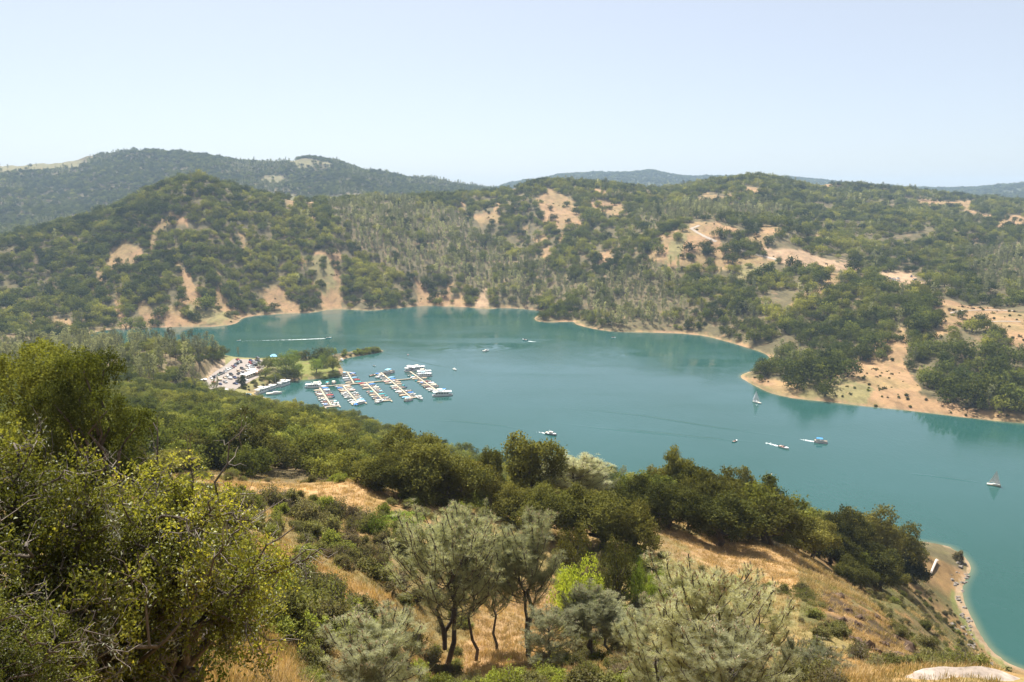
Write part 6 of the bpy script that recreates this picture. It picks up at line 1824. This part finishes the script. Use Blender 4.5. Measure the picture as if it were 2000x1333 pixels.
# --- buildings and shelters by the lot
def canopy_house(u0, v0, u1, v1, depth, h, roofc, wallc, name, label, cat, z=PARK_Z, gable=.7):
    a, b = P2(u0, v0, z), P2(u1, v1, z); L = (b - a).length; r = empty(name, a, math.atan2((b - a).y, (b - a).x), label, cat)
    r.location.z = z
    MB().box(0.4, L - .4, .4, depth - .4, -.5, h).build('wall', PAINT[wallc], r)
    MB().add([(-.3, -.3, h + .01), (L + .3, -.3, h + .01), (L + .3, depth + .3, h + .01), (-.3, depth + .3, h + .01), (-.3, depth / 2, h + gable), (L + .3, depth / 2, h + gable)], [(0, 1, 5, 4), (2, 3, 4, 5), (0, 4, 3), (1, 2, 5), (3, 2, 1, 0)]).build('roof', CANVAS[roofc], r)
    n = max(2, int(L / 3.4))
    for k in range(n):
        x0 = .9 + k * (L - 1.8) / n
        w = MB().box(x0, x0 + (L - 1.8) / n * .6, .37, .45, h * .35, h * .8).build('window', PAINT['white'], r)
        MB().box(x0 + .1, x0 + (L - 1.8) / n * .6 - .1, .34, .365, h * .4, h * .75).build('pane', M['glass_dark'], w)
    MB().box(L - 2.0, L - 1.0, .36, .44, 0, h * .72).build('door', PAINT['grey'], r)
    return r
canopy_house(481.5, 741, 501, 733.5, 6.0, 3.0, 'white', 'cream', 'marina_store', 'long white-roofed marina store at the edge of the parking lot', 'building')
canopy_house(493, 733, 500, 729.5, 4.5, 3.6, 'white', 'white', 'shed', 'small white gabled shed joined to the marina store', 'building')
canopy_house(502, 734, 519, 731.5, 7.0, 2.6, 'pink', 'tan', 'cafe', 'flat tan-roofed building between the marina store and the shade trees', 'building', gable=.15)
def tent(u, v, w, d, h, c, label):
    p = P2(u, v, PARK_Z); r = empty('shade_canopy', p, .4, label, 'canopy'); r.location.z = PARK_Z
    MB().add([(0, 0, h), (w, 0, h), (w, d, h), (0, d, h), (w * .3, d / 2, h + 1.8), (w * .7, d / 2, h + 1.8)], [(0, 1, 5, 4), (1, 2, 5), (2, 3, 4, 5), (3, 0, 4), (3, 2, 1, 0)]).build('cover', CANVAS[c], r)
    for x in (.1, w - .1):
        for y in (.1, d - .1): MB().tube([(x, y, -.3), (x, y, h)], .08, 6).build('post', M['metal'], r)
tent(529, 705, 5.5, 6.5, 3.2, 'sky', 'pale blue pitched canopy at the lake edge beside the shade trees')
# --- planted trees on the point
def pt(name, kit, u, v, h, wpx, hue, label, z=2.4):
    p = P2(u, v, z); zz = float(height(p.x, p.y)); depth = p.y * CP - (zz - CAM_H) * SP
    if id(kit) not in KD: KD[id(kit)] = kit_dims(kit)
    kh, kr = KD[id(kit)]
    s = wpx * depth / F_PX / (2 * kr)
    return plant(name, kit, (p.x, p.y, zz - .15), s, rng.rand() * 6.28, hue, label, 'tree', None, sz=h / kh)
ELM = [make_oak(120 + k, 5.0, 9.0, 26, 3600, .42, M['bright_leaf'], .18, 4, name='shade_tree') for k in range(2)]
POP = make_oak(125, 1.5, 6.0, 14, 900, .36, M['bright_leaf'], .08, 4, name='poplar', puff=(.4, .6))
for (nm, kit, u, v, h, w, hue, lab) in [
 ('shade_tree', ELM[0], 557, 727, 15.5, 46, .42, 'largest bright green shade tree between the lot and the lawn'),
 ('shade_tree', ELM[1], 572, 716, 14.5, 30, .50, 'bright green shade tree on the lake side of the largest one'),
 ('shade_tree', ELM[0], 583, 731, 8.5, 22, .35, 'green shade tree at the lawn edge below the largest shade tree'),
 ('shade_tree', ELM[1], 617, 729, 12, 29, .42, 'round green lawn tree casting shade on the bank'),
 ('shade_tree', ELM[0], 631, 718, 10.5, 22, .52, 'bright green tree behind the round lawn tree'),
 ('oak_tree', OAK_MID[2], 522, 726, 11, 30, .15, 'dark round oak beside the parking lot'),
 ('oak_tree', OAK_MID[3], 651, 725, 11.5, 30, .42, 'olive oak at the tip of the lawn point'),
 ('oak_tree', OAK_MID[0], 560, 737, 9, 36, .32, 'dark oak on the bank under the largest shade tree'),
 ('oak_tree', OAK_MID[1], 537, 743, 8, 34, .30, 'dark bushy oak on the cove bank above the houseboats'),
 ('oak_tree', OAK_MID[4], 575, 738, 8, 26, .22, 'dark oak overhanging the cove water'),
 ('oak_tree', OAK_MID[1], 633, 734, 3.2, 20, .15, 'low dark willow shading the bank of the lawn point'),
 ('oak_tree', OAK_MID[2], 655, 731, 4.5, 24, .12, 'dark thicket at the waterline of the lawn point'),
 ('oak_tree', OAK_MID[3], 519, 739, 7, 26, .40, 'olive bushy oak behind the marina store'),
 ('oak_tree', OAK_MID[0], 473, 757, 9.5, 18, .10, 'dark narrow oak on the bank between the lot and the cove'),
 ('poplar', POP, 654.5, 696, 7.5, 9, .45, 'slim green poplar on the breakwater, taller of two'),
 ('poplar', POP, 675, 694, 5.0, 6, .40, 'slim green poplar on the breakwater, shorter of two'),
 ('oak_tree', OAK_MID[1], 589, 703, 5.0, 10, .55, 'small green tree on the lake edge of the lawn'),
 ('oak_tree', OAK_MID[2], 617, 703, 4.0, 6, .50, 'smallest green tree on the lake edge of the lawn'),
]:
    pt(nm, kit, u, v, h * 1.05, w * 1.18, hue + .08, lab)
p = P2(466, 698.5, 1.5)
plant('pine_tree', PINE_MID[1], (p.x, p.y, float(height(p.x, p.y)) - .2), .55, 1.0, .2, 'lone dark grey pine at the lake edge of the parking lot', 'pine tree', sz=.62)
for (u, v, h_, w, hue, lab) in [(420, 690, 15, 14, .3, 'bare-looking grey pine at the end of the knoll above the lot'), (402, 690, 16, 16, .25, 'second grey pine from the end of the knoll above the lot'), (386, 689, 15.5, 20, .3, 'widest grey pine near the end of the knoll above the lot')]:
    kit = PINE_MID[0]; KD.setdefault(id(kit), kit_dims(kit)); X = ground_hit(u, v + 8, 450)
    plant('pine_tree', kit, (X[0], X[1], X[2] - .3), 1.05, u, hue, lab, 'pine tree', sz=h_ / KD[id(kit)][0])
# brush on the breakwater and the cove bank
bb = [(705, 691.5, 2.2), (712, 690.5, 2.0), (720, 689.5, 2.2), (728, 687.5, 2.3), (735, 686.3, 2.0), (741, 686, 1.6), (696, 693, 1.8), (692, 692, 1.5), (716, 687, 1.6), (725, 685, 1.6), (684, 695, 1.3), (670, 697, 1.4), (700, 689.5, 1.7), (709, 688.5, 1.8), (732, 684.5, 1.6), (738, 684.5, 1.4), (722, 687, 1.8)]
BB = []; CB = []
for i, (u, v, s) in enumerate(bb):
    p = P2(u, v, 1.0); BB.append(plant('shrub', SHRUB[i % 4], (p.x, p.y, float(height(p.x, p.y)) - .1), s * 1.6, rng.rand() * 6, .75 + .2 * rng.rand(), 'yellow-green bush on the tip of the breakwater', 'shrub', 'bushes on the breakwater'))
cb = [(u + rng.uniform(-7, 7), v + rng.uniform(-4, 4)) for u in range(462, 580, 6) for v in (748, 754, 761)]
for i, (u, v) in enumerate(cb):
    p = P2(u, v, 1.5)
    if sd_at(p.x, p.y) < 2.5 or in_poly(np.array([p.x]), np.array([p.y]), PARK)[0] or (u > 520 and v > 757): continue
    CB.append(plant('shrub', SHRUB[i % 4], (p.x, p.y, float(height(p.x, p.y)) - .1), rng.uniform(1.0, 2.4), rng.rand() * 6, .35 + .35 * rng.rand(), 'bush on the green bank between the parking lot and the cove', 'shrub', 'bushes on the cove bank'))
count_along(BB, 'yellow-green bush on the breakwater', 'towards the tip', lambda o: o.location.x)
count_along(CB, 'bush on the green bank between parking lot and cove', 'towards the shade trees', lambda o: o.location.x)
# breakwater rocks
for i in range(26):
    t = i / 25; u = 664 + 82 * t; v = 698.5 - 11.5 * t + rng.uniform(-1, .3)
    p = P2(u, v, .3); o = link('rock', RG[i % 4]); o.location = (p.x, p.y, float(height(p.x, p.y))); s = rng.uniform(.7, 1.5); o.scale = (s, s, s); o.rotation_euler = (0, 0, rng.rand() * 6)
    tag(o, 'grey rock of the breakwater edge facing the docks, ' + ORD[i] + ' towards the tip', 'rock', 'rocks of the breakwater')

# --- far bench: cars, roads
bench_cars = [(1738,545.5,'silver'),(1746,545.5,'white'),(1754,545.8,'white'),(1746,549,'white'),(1754,550.5,'silver'),(1762,560.5,'black'),(1768,561.5,'maroon'),(1774,563,'black'),(1786,559,'white'),(1794,558.5,'red'),(1802,558.5,'navy'),(1780,541.5,'navy'),(1786,548,'grey'),(1791,552,'grey'),(1710,530.5,'silver'),(1728,531.5,'black'),(1855,565.5,'white')]
for i, (u, v, c) in enumerate(bench_cars):
    X = ground_hit(u, v, 500)
    place_w = 'in the middle of the dirt bench' if i < 5 else 'along the near rim of the dirt bench' if i < 11 else 'along the back rim of the dirt bench' if i < 16 else 'by the trees beyond the dirt bench'
    put(['suv', 'sedan', 'pickup'][i % 3], (X[0], X[1], X[2] + .05), rng.rand() * 6, c + ' ' + ['tall car', 'car', 'pickup truck'][i % 3] + ' ' + place_w, 'car', 'cars on the dirt bench across the lake', 1.1, body=c, roof=c)
def road(name, pts, w, mat, lift=.25):
    X = []
    for i in range(len(pts) - 1):
        for k in range(8):
            t = k / 8; X.append(ground_hit(pts[i][0] + (pts[i + 1][0] - pts[i][0]) * t, pts[i][1] + (pts[i + 1][1] - pts[i][1]) * t, 500))
    V = []; F = []
    P = [Vector(p) for p in X]
    for i, p in enumerate(P):
        d = (P[min(i + 1, len(P) - 1)] - P[max(i - 1, 0)]); d.z = 0; d.normalize(); s = Vector((-d.y, d.x, 0))
        for o_ in (-1, -.33, .33, 1):
            q = p + s * w / 2 * o_; V.append((q.x, q.y, float(height(q.x, q.y)) + lift))
    for i in range(len(P) - 1):
        for k in range(3): F.append((i * 4 + k, i * 4 + k + 1, i * 4 + k + 5, i * 4 + k + 4))
    return tag(MB().add(V, F).build(name, mat), kind='structure')
road('dirt_road', [(1366,441),(1350,447),(1362,455),(1380,464),(1402,474)], 5, M['gravel_road'])
road('dirt_road', [(1438,487),(1460,493),(1490,501),(1522,509)], 5, M['gravel_road'])
road('path', [(1856,612),(1880,607),(1930,606),(1990,608)], 2.2, M['gravel_road'])
road('path', [(1893,637),(1912,631),(1950,628),(2000,629)], 2.2, M['gravel_road'])
